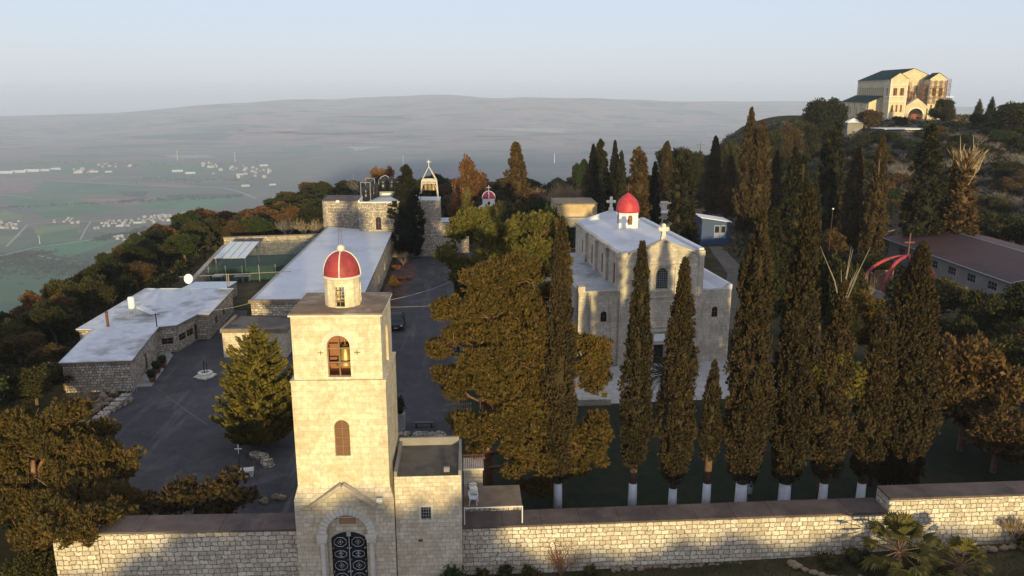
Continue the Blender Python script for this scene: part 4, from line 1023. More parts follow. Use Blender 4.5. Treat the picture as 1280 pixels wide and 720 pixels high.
# hut and blue shed
t = thing('stone_hut', 'small stone hut with a pale flat roof between dark cypresses behind the church', 'hut', (38.4,158,0))
poly_building(t, [(0,0),(6.2,0),(6.2,6),(0,6)], -.5, 5.9, M['church'], M['white_roof'], .15, .15, M['trim'], {0:[(1.0,1.9,3.4,4.6,0)]}, lip=False)
MB().box(1.2,3,6.1,4.2,5.6,7.6).build('upper_room', M['church'], t)
t = thing('blue_shed', 'blue boarded shed with a sloping white roof and pale double doors', 'shed', (46.5,155,1.3)); t.scale = (.88,.88,.9)
W,D = 6.3,6
b = MB(); b.panel((0,0),(1,0),(0,1),W,-1.5,3.5,[(2.8,5.7,0,2.9,0)],.12); b.face([(0,0,3.5),(W,0,3.5),(W,0,3.55),(0,0,4.5)]); b.panel((0,0),(0,1),(1,0),D,-1.5,4.4); b.panel((W,0),(0,1),(-1,0),D,-1.5,3.5); b.build('wall', M['blue'], t)
b = MB(); b.obox((W/2,D/2,4.12),W+1.0,D+1.0,.12,Matrix.Rotation(radians(8.5),3,'Y')); b.build('roof', M['white'], t)
for x in (2.85,4.3):
    d = MB().box(x,.06,.0,x+1.35,.1,2.88).build('door', M['blue_lt'], t); MB().box(x+.2,.03,1.2,x+1.15,.055,2.6).build('pane', M['glass'], d)
t = thing('rear_wall', 'long low sunlit orange stone wall behind the far cypresses', 'wall', (14,186,0)); 
b = MB(); b.box(0,0,-1,60,.6,2.6); b.build('masonry', M['arcade'], t); MB().box(0,-.06,2.6,60,.66,2.75).build('coping', M['coping_lt'], t)

# ------------------------------------------------------------------ red arched frame with a cross
def build_red():
    t = thing('red_arch', 'red steel frame of crossing arches carrying a thin brown cross', 'arch frame', (62.3,108,0))
    top = Vector((0,0,7.1)); sp = 3.4
    for k, a in enumerate((188, 222, 262, 318, 352)):
        e = Vector(((6.6 if a < 300 else 4.3)*cos(radians(a)), 6.6*sin(radians(a))*.8, sp-.5 if a < 300 else .6)); pts = []
        for j in range(15):
            u = j/14; pts.append((e.x*cos(u*pi/2)**.8 if u < 1 else 0, e.y*cos(u*pi/2)**.8 if u < 1 else 0, e.z+(top.z-e.z)*sin(u*pi/2)))
        MB().tube(pts, .24, 8).build('arch_rib', M['red_steel'], t, smooth=True)
    MB().ball((0,0,7.1),.35,.35,.3,10,6).build('hub', M['red_steel'], t, smooth=True)
    b = MB(); b.box(-.09,-.09,7.2,.09,.09,10.4); b.box(-.75,-.08,9.0,.75,.08,9.2); b.build('cross', M['rust'], t)
    b = MB(); pts = [(7.0*cos(radians(a)), 5.6*sin(radians(a))) for a in range(178, 280, 12)]
    for (p,q) in zip(pts,pts[1:]):
        k0 = pts.index(p)/len(pts); zt = lambda k: 3.3-1.2*k
        b.face([(p[0],p[1],1.6-.8*sin(pi*k0)),(q[0],q[1],1.6-.8*sin(pi*k0)),(q[0],q[1],zt(k0+1/len(pts))),(p[0],p[1],zt(k0))])
        b.face([(p[0],p[1],zt(k0)),(q[0],q[1],zt(k0+1/len(pts))),(q[0]*.92,q[1]*.92,zt(k0+1/len(pts))),(p[0]*.92,p[1]*.92,zt(k0))])
    b.build('curved_parapet', M['concrete'], t)
    MB().lathe(0,0,[(6.5,-.5),(6.5,.5),(6.3,.6),(0,.6)],28).build('base', M['coping'], t)
    MB().box(-4.0,1.0,1.1,-1.2,1.12,4.9).build('picture_panel', M['wood'], t)
    b = MB(); R = [( -2.6+1.0*cos(a), .97, 3.2+1.2*sin(a)) for a in [2*pi*k/20 for k in range(20)]]; b.tube(R+R[:1],.09,5); b.build('panel_arch', M['coping_lt'], t)
build_red()
# hall with the brown sheet roof
def build_hall():
    t = thing('sheet_roof_hall', 'long hall with a low pitched dark brown sheet roof on the right', 'hall', (76.4,105.5,0))
    W,D,E,Rz = 18.4,33.5,3.9,5.6
    b = MB(); b.panel((0,0),(0,1),(1,0),D,-.5,E,[(3+5*k,5+5*k,1.6,2.8,0) for k in range(6)],.2); b.panel((W,0),(0,1),(-1,0),D,-.5,E); b.panel((0,0),(1,0),(0,1),W,-.5,E,[(2.2,3.6,0,2.4,0)],.2); b.panel((0,D),(1,0),(0,-1),W,-.5,E)
    for y in (0,D): b.face([(0,y,E),(W,y,E),(W/2,y,Rz)])
    b.build('wall', M['plaster'], t)
    for k in range(6): window(t,'window',(0,0),(0,1),(1,0),(3+5*k,5+5*k,1.6,2.8,0),.15,M['grey_metal'],M['glass'],3,2,.04)
    b = MB(); th = .07
    for x0,x1 in ((-.7,W/2),(W+.7,W/2)):
        z0 = E-.7*(Rz-E)/(W/2)
        n = 46
        for k in range(n):
            y0 = -.8+(D+1.6)*k/n; y1 = -.8+(D+1.6)*(k+1)/n; ym = (y0+y1)/2
            for (ya,yb,da,db) in ((y0,ym,0,.09),(ym,y1,.09,0)): b.face([(x0,ya,z0+da+th),(x1,ya,Rz+da+th),(x1,yb,Rz+db+th),(x0,yb,z0+db+th)])
    b.build('roof', M['hall_roof'], t)
    b = MB(); z0 = E-.7*(Rz-E)/(W/2); b.bar((-.75,-.9,z0),(-.75,D+.9,z0),.09); b.bar((-.7,-.85,z0+.05),(W/2,-.85,Rz+.05),.08); b.bar((W/2,-.85,Rz+.05),(W+.7,-.85,z0+.05),.08); b.bar((W/2,-.85,Rz+.14),(W/2,D+.85,Rz+.14),.1); b.build('fascia', M['grey_metal'], t)
    b = MB(); b.bar((W/2-.2,D+.7,Rz),(W/2-.2,D+.7,Rz+1.5),.1); b.bar((W/2-.2,D+.7,Rz+1.4),(-.8,D+.6,E+1.0),.02); b.build('mast', M['white'], t)
build_hall()

# ------------------------------------------------------------------ basilica on the hilltop
def build_basilica():
    z0 = 15.5
    t = thing('basilica', 'large pale stone basilica with twin towers and scaffolding on the hilltop', 'basilica', (179.6,340,z0), radians(-9))
    def Zz(z): return z-z0
    ew, eh = 7.0, 34.6-z0
    W = 22.6; L = 46
    # towers
    def tower(x0, x1, lab):
        w = x1-x0; b = MB()
        b.panel((x0,0),(1,0),(0,1),w,-3,9.6,[(1.2,2.0,5.4,8.0,.4),(3.0,3.8,5.4,8.0,.4),(4.8,5.6,5.4,8.0,.4)] if w > 6.6 else [(1.0,1.8,5.4,8.0,.4),(2.9,3.7,5.4,8.0,.4),(4.6,5.4,5.4,8.0,.4)],.5)
        b.panel((x0,0),(1,0),(0,1),w,9.6,eh,[(1.3,2.9,12.2,15.3,0),(w-2.9,w-1.3,12.2,15.3,0)],.6)
        sop = [(2.6,4.4,12.2,15.3,0)]
        b.panel((x0,0),(0,1),(1,0),7,-3,eh,sop,.6); b.panel((x1,0),(0,1),(-1,0),7,-3,eh,sop,.6); b.panel((x0,7),(1,0),(0,-1),w,-3,eh)
        m_ = (x0+x1)/2
        for y in (0,7): b.face([(x0,y,eh),(x1,y,eh),(m_,y,eh+2.4)])
        tw_ = b.build('tower_wall', M['basilica'], t)
        b = MB()
        for z in (9.5,11.6,16.6): b.box(x0-.18,-.2,z,x1+.18,-.0,z+.35); b.box(x0-.2,0,z,x0,7,z+.35)
        for xx in (x0,x1-.55): b.box(xx,-.12,-3,xx+.55,-.002,eh-.1)
        b.build('string_course', M['trim'], t)
        b = MB()
        for s0,s1 in ((x0-.35,m_),(x1+.35,m_)): b.face([(s0,-.4,eh-.2),(s1,-.4,eh+2.5),(s1,7.3,eh+2.5),(s0,7.3,eh-.2)])
        b.build('tower_roof', M['green_roof'], t)
        b = MB()
        for o in ((1.3,2.9),(w-2.9,w-1.3)):
            b.face([(x0+o[0],.5,12.2),(x0+o[1],.5,12.2),(x0+o[1],.5,15.3),(x0+o[0],.5,15.3)]); b.bar((x0+(o[0]+o[1])/2,.1,12.2),(x0+(o[0]+o[1])/2,.1,15.3),.12)
        b.face([(x0+.55,2.6,12.2),(x0+.55,4.4,12.2),(x0+.55,4.4,15.3),(x0+.55,2.6,15.3)])
        for u in (1.2,3.0,4.8): b.face([(x0+u,.45,5.4),(x0+u+.8,.45,5.4),(x0+u+.8,.45,8.4),(x0+u,.45,8.4)])
        b.build('tower_opening', M['wood'], t)
    tower(0,7.0,'left'); tower(15.8,22.6,'right')
    # nave behind
    nx0, nx1, yb = .6, 22.0, 6.6; nh = 34.3-z0; m_ = (nx0+nx1)/2
    cl = [(3+2.6*k,4.3+2.6*k,12.0,15.0,.65) for k in range(13)]
    b = MB(); b.panel((nx0,yb),(0,1),(1,0),L-yb,-3,nh,cl,.5); b.panel((nx1,yb),(0,1),(-1,0),L-yb,-3,nh); b.panel((nx0,L),(1,0),(0,-1),nx1-nx0,-3,nh)
    b.panel((nx0,yb),(1,0),(0,1),nx1-nx0,8,nh,[(8.2,9.6,13,15.8,.7),(11.6,13.0,13,15.8,.7)],.5)
    for y in (yb,L): b.face([(nx0,y,nh),(nx1,y,nh),(m_,y,nh+4.6)])
    b.build('nave_wall', M['basilica'], t)
    b = MB()
    for q in cl: b.face([(nx0+.45,yb+q[0],q[2]),(nx0+.45,yb+q[1],q[2]),(nx0+.45,yb+q[1],q[3]+.6),(nx0+.45,yb+q[0],q[3]+.6)])
    for u in (8.2,11.6): b.face([(nx0+u,yb+.45,13),(nx0+u+1.4,yb+.45,13),(nx0+u+1.4,yb+.45,16.5),(nx0+u,yb+.45,16.5)])
    b.build('nave_window', M['glass'], t)
    b = MB()
    for s0 in (nx0-.5,nx1+.5): b.face([(s0,yb-.3,nh-.1),(m_,yb-.3,nh+4.75),(m_,L+.4,nh+4.75),(s0,L+.4,nh-.1)])
    b.build('nave_roof', M['green_roof'], t)
    b = MB(); b.box(nx0-.25,yb,nh-.5,nx0,L,nh-.12); b.box(nx0-.15,yb,10.4,nx0,L,10.75); b.build('cornice', M['trim'], t)
    # side aisle
    ax = -5.6
    b = MB(); b.panel((ax,8),(0,1),(1,0),L-7,-4,9.2,[(2+4.4*k,3.2+4.4*k,3.6,6.2,.6) for k in range(8)],.4); b.panel((ax,8),(1,0),(0,1),nx0-ax,-4,9.2); b.face([(ax,8,9.2),(nx0,8,9.2),(nx0,8,12)]); b.face([(ax,L+1,9.2),(nx0,L+1,9.2),(nx0,L+1,12)]); b.panel((ax,L+1),(1,0),(0,-1),nx0-ax,-4,9.2)
    for k in range(5): b.box(ax-.4,9+8.8*k,-4,ax,9.9+8.8*k,8.6)
    b.build('aisle_wall', M['basilica'], t)
    b = MB(); b.face([(ax-.5,7.7,9.1),(nx0,7.7,12.1),(nx0,L+1.3,12.1),(ax-.5,L+1.3,9.1)]); b.build('aisle_roof', M['green_roof'], t)
    # porch between the towers
    x0,x1 = 7.0,15.8; w = x1-x0; b = MB()
    b.panel((x0,-.3),(1,0),(0,1),w,-3,7.9,[(1.4,w-1.4,-3,3.9,(w-2.8)/2)],1.2,seg=18); b.face([(x0,-.3,7.9),(x1,-.3,7.9),((x0+x1)/2,-.3,11.2)]); b.build('porch_wall', M['basilica'], t)
    b = MB()
    for k in range(18):
        a0,a1 = pi*k/18, pi*(k+1)/18; P = [((x0+x1)/2-r*cos(a), -.42, 3.9+r*sin(a)) for a in (a0,a1) for r in (3.0,3.6)]; b.face([P[0],P[1],P[3],P[2]])
    for s0,s1 in ((x0-.2,(x0+x1)/2),(x1+.2,(x0+x1)/2)): b.face([(s0,-.6,7.8),(s1,-.6,11.3),(s1,5,11.3),(s0,5,7.8)])
    b.build('porch_moulding', M['trim'], t)
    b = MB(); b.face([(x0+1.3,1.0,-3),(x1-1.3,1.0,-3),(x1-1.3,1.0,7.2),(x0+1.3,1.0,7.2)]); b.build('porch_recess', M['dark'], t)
    b = MB(); b.face([(x0+3.2,.9,2.6),(x0+5.3,.9,2.6),(x0+5.3,.9,4.6),(x0+3.2,.9,4.6)]); b.build('red_banner', M['red'], t)
    b = MB(); b.box(15.8,-1.2,-3,20.4,-.05,7.0); b.build('lower_annex', M['basilica'], t)
    sc = thing('scaffolding', 'steel scaffolding with red boards between the basilica towers', 'scaffolding', (179.6,340,z0), radians(-9))
    def scaf(xa,xb,ya,yb_,za,zb,nx,ny):
        b = MB()
        for i in range(nx+1):
            for j in range(ny+1): b.bar((xa+(xb-xa)*i/nx, ya+(yb_-ya)*j/max(1,ny), za),(xa+(xb-xa)*i/nx, ya+(yb_-ya)*j/max(1,ny), zb),.10)
        b.build('standard', M['rust'], sc)
        z = za
        while z < zb:
            b = MB(); b.box(xa,ya,z,xb,max(ya+.9,yb_),z+.12); b.bar((xa,ya,z+1.0),(xb,ya,z+1.0),.06); b.bar((xa,ya,z+.5),(xb,ya,z+.5),.06); b.build('platform', plain('scaffold_board',(.30,.13,.06),.8), sc); z += 2.0
        b = MB(); k = 0; z = za
        while z < zb-2: b.bar((xa if k%2 else xb, ya, z),(xb if k%2 else xa, ya, z+2),.05); z += 2; k += 1
        b.build('brace', M['rust'], sc)
    scaf(7.3,9.4,2.5,4.2,7,17.5,2,1); scaf(13.2,15.6,1.2,3.0,7,17.0,2,1); scaf(9.6,13.0,4.6,5.8,9,14,3,1); scaf(22.8,24.4,.3,1.8,4,19,1,1); scaf(7.2,15.6,-1.3,-.6,-2.5,3.6,4,1); scaf(15.9,22.4,-1.4,-.5,9,18.5,3,1)
    MB().box(22.7,-.2,8.3,25.6,.2,8.55).build('white_board', M['white'], sc); MB().box(22.7,-.2,11.6,26,.2,11.85).build('white_board', M['white'], sc); MB().box(19.0,-.5,11.9,21.6,-.2,12.1).build('pink_board', M['red_steel'], sc)
build_basilica()
q = at_z(1130,158,17.2); t = thing('white_canopy', 'flat white canopy below the front of the hilltop basilica', 'canopy', (q.x,q.y,16.2)); MB().box(-7.5,-2,-4,7,7,-.5).build('masonry', M['rubble_dark'], t)
b = MB(); b.box(-8.5,-3,-.0,8,8,.25); b.build('canopy_roof', M['white'], t)
for x,y in ((-8,-2.5),(0,-2.5),(7.5,-2.5),(-8,7.5),(7.5,7.5)): MB().bar((x,y,-4),(x,y,0),.15).build('post', M['grey_metal'], t)
t = thing('pavilion', 'small pale roofed kiosk left of the hilltop basilica', 'pavilion', (143.5,300,14.5)); MB().prism([(0,0),(6,0),(6,4),(0,4)],-2,3.6).build('wall', M['plaster'], t)
b = MB(); b.face([(-.6,-.6,3.6),(6.6,-.6,3.6),(3,2,5.2)]); b.face([(6.6,-.6,3.6),(6.6,4.6,3.6),(3,2,5.2)]); b.face([(6.6,4.6,3.6),(-.6,4.6,3.6),(3,2,5.2)]); b.face([(-.6,4.6,3.6),(-.6,-.6,3.6),(3,2,5.2)]); b.build('roof', M['white'], t)
t = thing('hillside_wall', 'grey stone retaining wall below the white canopy on the hill', 'wall', (q.x-12,q.y-12,12)); MB().box(0,0,-3,26,1,2.2).build('masonry', M['rubble_dark'], t)

# ------------------------------------------------------------------ car
def build_car():
    t = thing('parked_car', 'dark blue car parked nose to the camera in the yard behind the gate tower', 'car', (-9.35,98.6,.02), radians(2))
    w = .98; L = 4.7
    prof = [(0,.35),(0,.62),(.08,.78),(.25,.86),(1.25,1.02),(1.95,1.55),(2.4,1.66),(3.5,1.64),(4.45,1.2),(4.65,1.0),(4.7,.4)]
    b = MB(); n = len(prof)
    def sec(y,z): 
        k = 1 if z < 1.03 else 1-.26*min(1,(z-1.03)/.55); return w*k
    for (y0,z0),(y1,z1) in zip(prof,prof[1:]):
        a,c = sec(y0,z0), sec(y1,z1); b.face([(-a,y0,z0),(a,y0,z0),(c,y1,z1),(-c,y1,z1)])
    for s in (-1,1):
        low = [(q[0],q[1]) for q in prof if q[1] <= 1.03]; 
        b.face([(s*w,y,z) for y,z in [(0,.35),(0,.62),(.08,.78),(.25,.86),(1.25,1.02),(4.6,1.02),(4.7,.4)]])
        b.face([(s*sec(1.25,1.02),1.25,1.02)]+[(s*sec(y,z),y,z) for y,z in prof[5:9]]+[(s*w,4.6,1.02)])
    b.face([(-w,0,.35),(w,0,.35),(w,4.7,.4),(-w,4.7,.4)]); b.build('body', M['car_paint'], t)
    def q4(y0,z0,y1,z1,k=.88,off=.012):
        a,c = sec(y0,z0)*k, sec(y1,z1)*k; return [(-a,y0-off,z0+off),(a,y0-off,z0+off),(c,y1-off,z1+off),(-c,y1-off,z1+off)]
    b = MB(); b.face(q4(1.32,1.07,1.9,1.51)); b.build('windscreen', M['glass'], t)
    for s in (-1,1):
        b = MB(); b.face([(s*(sec(y,z)+.012),y,z) for y,z in ((1.5,1.1),(2.0,1.48),(2.45,1.56),(3.4,1.54),(4.1,1.2),(4.2,1.1))]); b.build('side_window', M['glass'], t)
        b = MB(); b.ball((s*.72,.08,.72),.2,.1,.09,10,6); b.build('headlight', M['silver'], t, smooth=True)
        MB().ball((s*1.08,1.5,1.1),.12,.08,.09,8,5).build('mirror', M['car_paint'], t, smooth=True)
        for y in (.85,3.75):
            wl = MB(); R = Matrix.Rotation(pi/2,3,'Y'); wl.lathe(0,0,[(.2,-.12),(.34,-.11),(.36,0),(.34,.11),(.2,.12)],18); wl.v = [tuple(R@Vector(p)+Vector((s*.9,y,.36))) for p in wl.v]
            o = wl.build('tyre', M['tyre'], t, smooth=True)
            wl = MB(); wl.lathe(0,0,[(0,.125),(.21,.12)],12); wl.v = [tuple(R@Vector(p)*1+Vector((s*.9 + (0 if s>0 else -.25),y,.36))) for p in wl.v]; wl.build('rim', M['silver'], o)
    MB().box(-.55,-.03,.42,.55,.01,.66).build('grille', M['black_iron'], t); MB().box(-.26,-.05,.42,.26,-.025,.53).build('number_plate', plain('plate_yellow',(.6,.45,.08),.5), t)
build_car()
# monument, little cross, stones
q = at_z(308,597,0); t = thing('stone_monument', 'small pale stone block with a dark recess in the shaded yard corner', 'monument', q, radians(12)); t.scale = (.62,.62,.62)
b = MB(); b.panel((-.85,0),(1,0),(0,1),1.7,0,.75,[(.45,1.25,.2,.6,0)],.2); b.box(-.85,.22,0,.85,1.1,.75); b.box(-.95,-.05,.75,.95,1.15,.88); b.build('block', M['trim'], t); MB().face([(-.4,.2,.2),(.4,.2,.2),(.4,.2,.6),(-.4,.2,.6)]) if False else None
MB().box(-.4,.18,.2,.4,.21,.6).build('recess', M['dark'], t)
q = at_z(303,600,0); t = thing('standing_cross', 'thin pale metal cross on a slim post beside the small monument', 'cross', (q.x-.3,q.y+.6,0))
b = MB(); b.bar((0,0,0),(0,0,2.0),.035); b.build('post', M['black_iron'], t); b = MB(); b.bar((0,0,1.9),(0,0,2.75),.035); b.bar((-.28,0,2.4),(.28,0,2.4),.035); b.build('cross_arms', M['white'], t)
def stones(label, pts, r, mt='coping_lt'):
    t = thing('low_stone_wall', label, 'stone edging', (pts[0][0],pts[0][1],pts[0][2] if len(pts[0])>2 else 0)); o = pts[0]; b = MB()
    for a,c in zip(pts,pts[1:]):
        a,c = Vector((a[0],a[1],0)),Vector((c[0],c[1],0)); n = max(1,int((c-a).length/(r*1.3)))
        for k in range(n):
            p = a+(c-a)*(k+rng.random()*.5)/n
            b.ball((p.x-o[0]+rng.uniform(-.1,.1),p.y-o[1]+rng.uniform(-.15,.15),r*.35), r*rng.uniform(.7,1.25), r*rng.uniform(.6,1.0), r*rng.uniform(.5,.9), 7,5,0,.5,k+p.x)
    b.build('stones', M[mt], t); return t
a_,b_,c_ = at_z(318,570,0),at_z(330,577,0),at_z(342,584,0); stones('curved bank of rubble beneath the bushy conifer', [tuple(a_),tuple(b_),tuple(c_)], .55, 'rubble_dark')
a_,c_ = at_z(330,628,0),at_z(362,622,0); stones('pale broken stones just behind the wall left of the gate tower', [tuple(a_),tuple(c_)], .4)
a_,c_ = at_z(500,545,0),at_z(556,548,0); stones('dark rubble edging in the yard behind the gatehouse roof', [tuple(a_),tuple(c_)], .5, 'rubble_dark')
q = at_z(501,536,0); t = thing('planter', 'tall grey planter with a dark pointed clipped bush beside the gate tower', 'planter', q)
MB().box(-.42,-.42,0,.42,.42,1.5).build('tub', M['concrete'], t)
bl = [(0,0,2.2,.5,.5,.7),(0,0,2.7,.3,.3,.5)]; link('foliage', leaf_mesh('foliage', blob_leaves(bl,70,.14,.09), blob_core(bl,.85), M['topiary']), t)
q = at_z(530,534,0); t = thing('bench', 'dark plain bench in the yard behind the gatehouse roof', 'bench', q)
MB().box(-.85,-.22,.42,.85,.22,.5).build('seat', M['black_iron'], t)
for x in (-.7,.7): MB().box(x-.06,-.2,0,x+.06,.2,.42).build('leg', M['black_iron'], t)
q = at_z(571,516,0); t = thing('picket_barrier', 'short pale picket barrier at the edge of the yard under the pine', 'fence', q, radians(5))
b = MB()
for k in range(14): b.box(-1.3+.2*k,0,.1,-1.2+.2*k,.04,1.0)
b.build('pickets', M['bark_pale'], t); b = MB(); b.box(-1.35,.04,.25,1.45,.1,.33); b.box(-1.35,.04,.75,1.45,.1,.83); b.build('rail', M['bark_pale'], t)
# cables
def cable(pts, r, label, sag=0.4):
    a, c = Vector(pts[0]), Vector(pts[1]); P = [tuple(a+(c-a)*k/12-Vector((0,0,4*sag*(k/12)*(1-k/12)))) for k in range(13)]
    tag(MB().tube(P, r, 4).build('cable', M['grey_metal']), label, 'cable')
cable([(-13.5,97,4.2),(1.5,104,7.0)], .028, 'sagging cable crossing the yard from the long hall to the pines', .9)
cable([(-13.4,96,4.0),(.8,95,4.6)], .02, 'pale straight cable over the parked car', .15)
cable([(-33.5,97,3.6),(-26.6,97,4.6)], .022, 'thin cable from the stained roof house to the long hall', .3)
cable([(-34.6,79.6,2.7),(-20.5,59.5,4.5)], .006, 'thin cable dropping across the dark yard from the house corner', .3)
# service poles
def pole(x,y,h,label):
    t = thing('utility_pole', label, 'pole', (x,y,height(x,y))); MB().tube([(0,0,-1),(0,0,h)],[.16,.1],6).build('post', M['bark_grey'], t); b = MB(); b.box(-1.2,-.06,h-.8,1.2,.06,h-.66)
    for x_ in (-1.1,0,1.1): b.bar((x_,0,h-.7),(x_,0,h-.4),.05)
    b.build('crossarm', M['bark_grey'], t)
q = at_y(876,178,235); pole(q.x,235,q.z-height(q.x,235),'lone utility pole with a crossarm on the skyline right of the church dome')
q = at_y(1039,285,120); t = thing('lamp_post', 'slim lamp post in the gloom between the cypresses', 'lamp post', (q.x,120,0)); MB().bar((0,0,0),(0,0,q.z+3),.04).build('post', M['rust'], t); MB().ball((0,0,q.z+3),.16,.16,.14,8,5).build('lamp', M['plastic_white'], t)
# front edging and path stones
stones('rough stone kerb curving from the boundary wall round the palm bed', [(20.2,44.6,height(20.2,44.6)),(20.9,43.6),(22.0,42.6),(25.5,42.2)], .3)
stones('long stone kerb right of the fan palms below the raised wall', [(30.5,44.2,height(31,44)+.1),(38,44.7),(46,45)], .3)
tt = stones('weathered pale foot stones along the bottom of the low boundary wall', [(9,45.0,height(9,45)),(14,45.0),(19.5,45.05)], .22)
t = thing('grave_stone', 'grey squared stone standing beside the shrub at the gatehouse wall', 'stone', (-1.75,43.5,0)); MB().box(-.55,-.3,0,.55,.3,.9).build('block', M['concrete'], t)
# ------------------------------------------------------------------ vegetation
LM = {}
LM['cypress'] = leafmat('cypress_foliage', (.042,.033,.018), (.054,.040,.021), (.072,.048,.027), .15, .22)
LM['cypress_sunlit'] = leafmat('sunlit_cypress_foliage', (.062,.043,.018), (.085,.055,.023), (.11,.066,.029), .15, .2)  # brighter brown copy: sunlight on the far crowns put into the leaf colour
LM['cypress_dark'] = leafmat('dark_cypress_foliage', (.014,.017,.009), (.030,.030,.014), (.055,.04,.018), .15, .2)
LM['pine'] = leafmat('pine_needles', (.080,.066,.020), (.140,.096,.028), (.205,.105,.036), .25, .12)
LM['pine_green'] = leafmat('light_pine_needles', (.095,.095,.022), (.17,.15,.036), (.20,.145,.048), .25, .12)
LM['cedar'] = leafmat('gold_cedar_needles', (.085,.075,.018), (.18,.145,.032), (.24,.18,.045), .25, .1)
LM['oak'] = leafmat('evergreen_oak_leaves', (.022,.027,.012), (.050,.050,.019), (.090,.070,.027), .22, .45)
LM['green'] = leafmat('green_leaves', (.022,.038,.012), (.048,.066,.020), (.07,.08,.028), .25, .3)
LM['rust'] = leafmat('rusty_leaves', (.105,.050,.022), (.18,.09,.038), (.23,.13,.06), .25, .2)
LM['brown'] = leafmat('brown_oak_leaves', (.052,.036,.016), (.10,.064,.027), (.15,.09,.042), .22, .2)
LM['twig'] = leafmat('grey_twigs', (.10,.088,.08), (.185,.163,.15), (.25,.22,.20), 0, .2)
LM['twig_warm'] = leafmat('tawny_twigs', (.24,.16,.10), (.38,.27,.17), (.45,.33,.22), 0, .15)
LM['palm'] = leafmat('palm_frond', (.065,.062,.018), (.135,.118,.034), (.22,.17,.06), .2, .15)
LM['palm_dark'] = leafmat('date_palm_frond', (.018,.028,.014), (.04,.055,.022), None, .2, .1)

def cyp_profile(t, base=.5):
    return min(1, base+t*1.9)*(1-t**1.25)**.62*1.04 if t < 1 else .02
def cypress_mesh(h, R, z0, seed, mt, L=.34, Wd=.13, dens=1.0, spikes=1, name='crown'):
    r_ = np.random.default_rng(seed); Hc = h-z0
    area = 2*pi*R*Hc*.75; n = int(area*4.2*dens)
    t = r_.random(n)**1.15; ang = r_.uniform(0,2*pi,n)
    Ps, As = [], []
    wob = [(r_.uniform(0,2*pi), r_.uniform(2,5), r_.uniform(.06,.13)) for _ in range(4)]
    tops = [(0,0,1.0)]+[(r_.uniform(-.5,.5)*R, r_.uniform(-.5,.5)*R, r_.uniform(.86,.97)) for _ in range(spikes-1)]
    def rad(tt, a):
        return R*cyp_profile(min(.999,tt))*(1+sum(w*np.sin(k*tt*6+a*round(k)+ph) for ph,k,w in wob))
    for i in range(n):
        ox,oy,ts = tops[i%len(tops)]; tt = t[i]; a = ang[i]
        rr = rad(tt,a)*r_.uniform(.66,1.0)*(1 if len(tops)==1 else .8)
        c = np.array([ox*tt+rr*cos(a), oy*tt+rr*sin(a), z0+Hc*ts*tt])
        lw = r_.uniform(.16,.30)*min(1,R/1.2)*(1.15-.5*tt); lh = lw*r_.uniform(1.5,2.4); m = int(22*dens**.3)
        d = r_.normal(0,1,(m,3)); d /= np.linalg.norm(d,axis=1)[:,None]
        Ps.append(c+d*np.array([lw,lw,lh])*r_.uniform(.5,1,(m,1))); As.append(d*.55+np.array([cos(a)*.35,sin(a)*.35,1.0]))
    V = leaf_arrays(np.vstack(Ps), np.vstack(As), L, Wd, .35)
    c = MB()
    for ox,oy,ts in tops:
        prof = [(0,z0+.1)]+[(R*cyp_profile(k/14)*(.54 if len(tops)==1 else .42), z0+Hc*ts*.97*k/14) for k in range(15)]+[(0,z0+Hc*ts*.98)]
        i0 = len(c.v); c.lathe(0,0,prof,12)
        for j in range(i0,len(c.v)):
            x,y,z = c.v[j]; w = 1+.3*noise.noise(Vector((x*1.2+seed,y*1.2,z*.6))); tt = (z-z0)/Hc; c.v[j] = (x*w+ox*tt, y*w+oy*tt, z)
    return leaf_mesh(name, V, c, mt)
def trunk_mesh(pts, r, mt, n=8, name='trunk'):
    b = MB(); b.tube(pts, r, n); me = bpy.data.meshes.new(name); me.from_pydata(b.v,[],b.f); me.materials.append(mt)
    me.polygons.foreach_set('use_smooth',[True]*len(me.polygons)); return me
def tree(name, label, loc, crown, trunk, cat='tree', group=None, s=(1,1,1), rz=0, extra=()):
    t = thing(name, label, cat, loc, rz, group); t.scale = s
    link('crown', crown, t)
    if trunk is not None: link('trunk', trunk, t)
    for nm, me in extra: link(nm, me, t)
    return t
def limewashed(h, r, lean=(0,0), wash=1.9):
    b = MB(); b.tube([(0,0,-.3),(lean[0]*.5,lean[1]*.5,wash)],[r*1.12,r],10,0); b.tube([(lean[0]*.5,lean[1]*.5,wash),(lean[0],lean[1],h)],[r*.99,r*.8],10,1)
    me = bpy.data.meshes.new('trunk'); me.from_pydata(b.v,[],b.f); me.materials.append(M['limewash']); me.materials.append(M['bark']); me.polygons.foreach_set('material_index', b.m)
    me.polygons.foreach_set('use_smooth',[True]*len(me.polygons)); return me

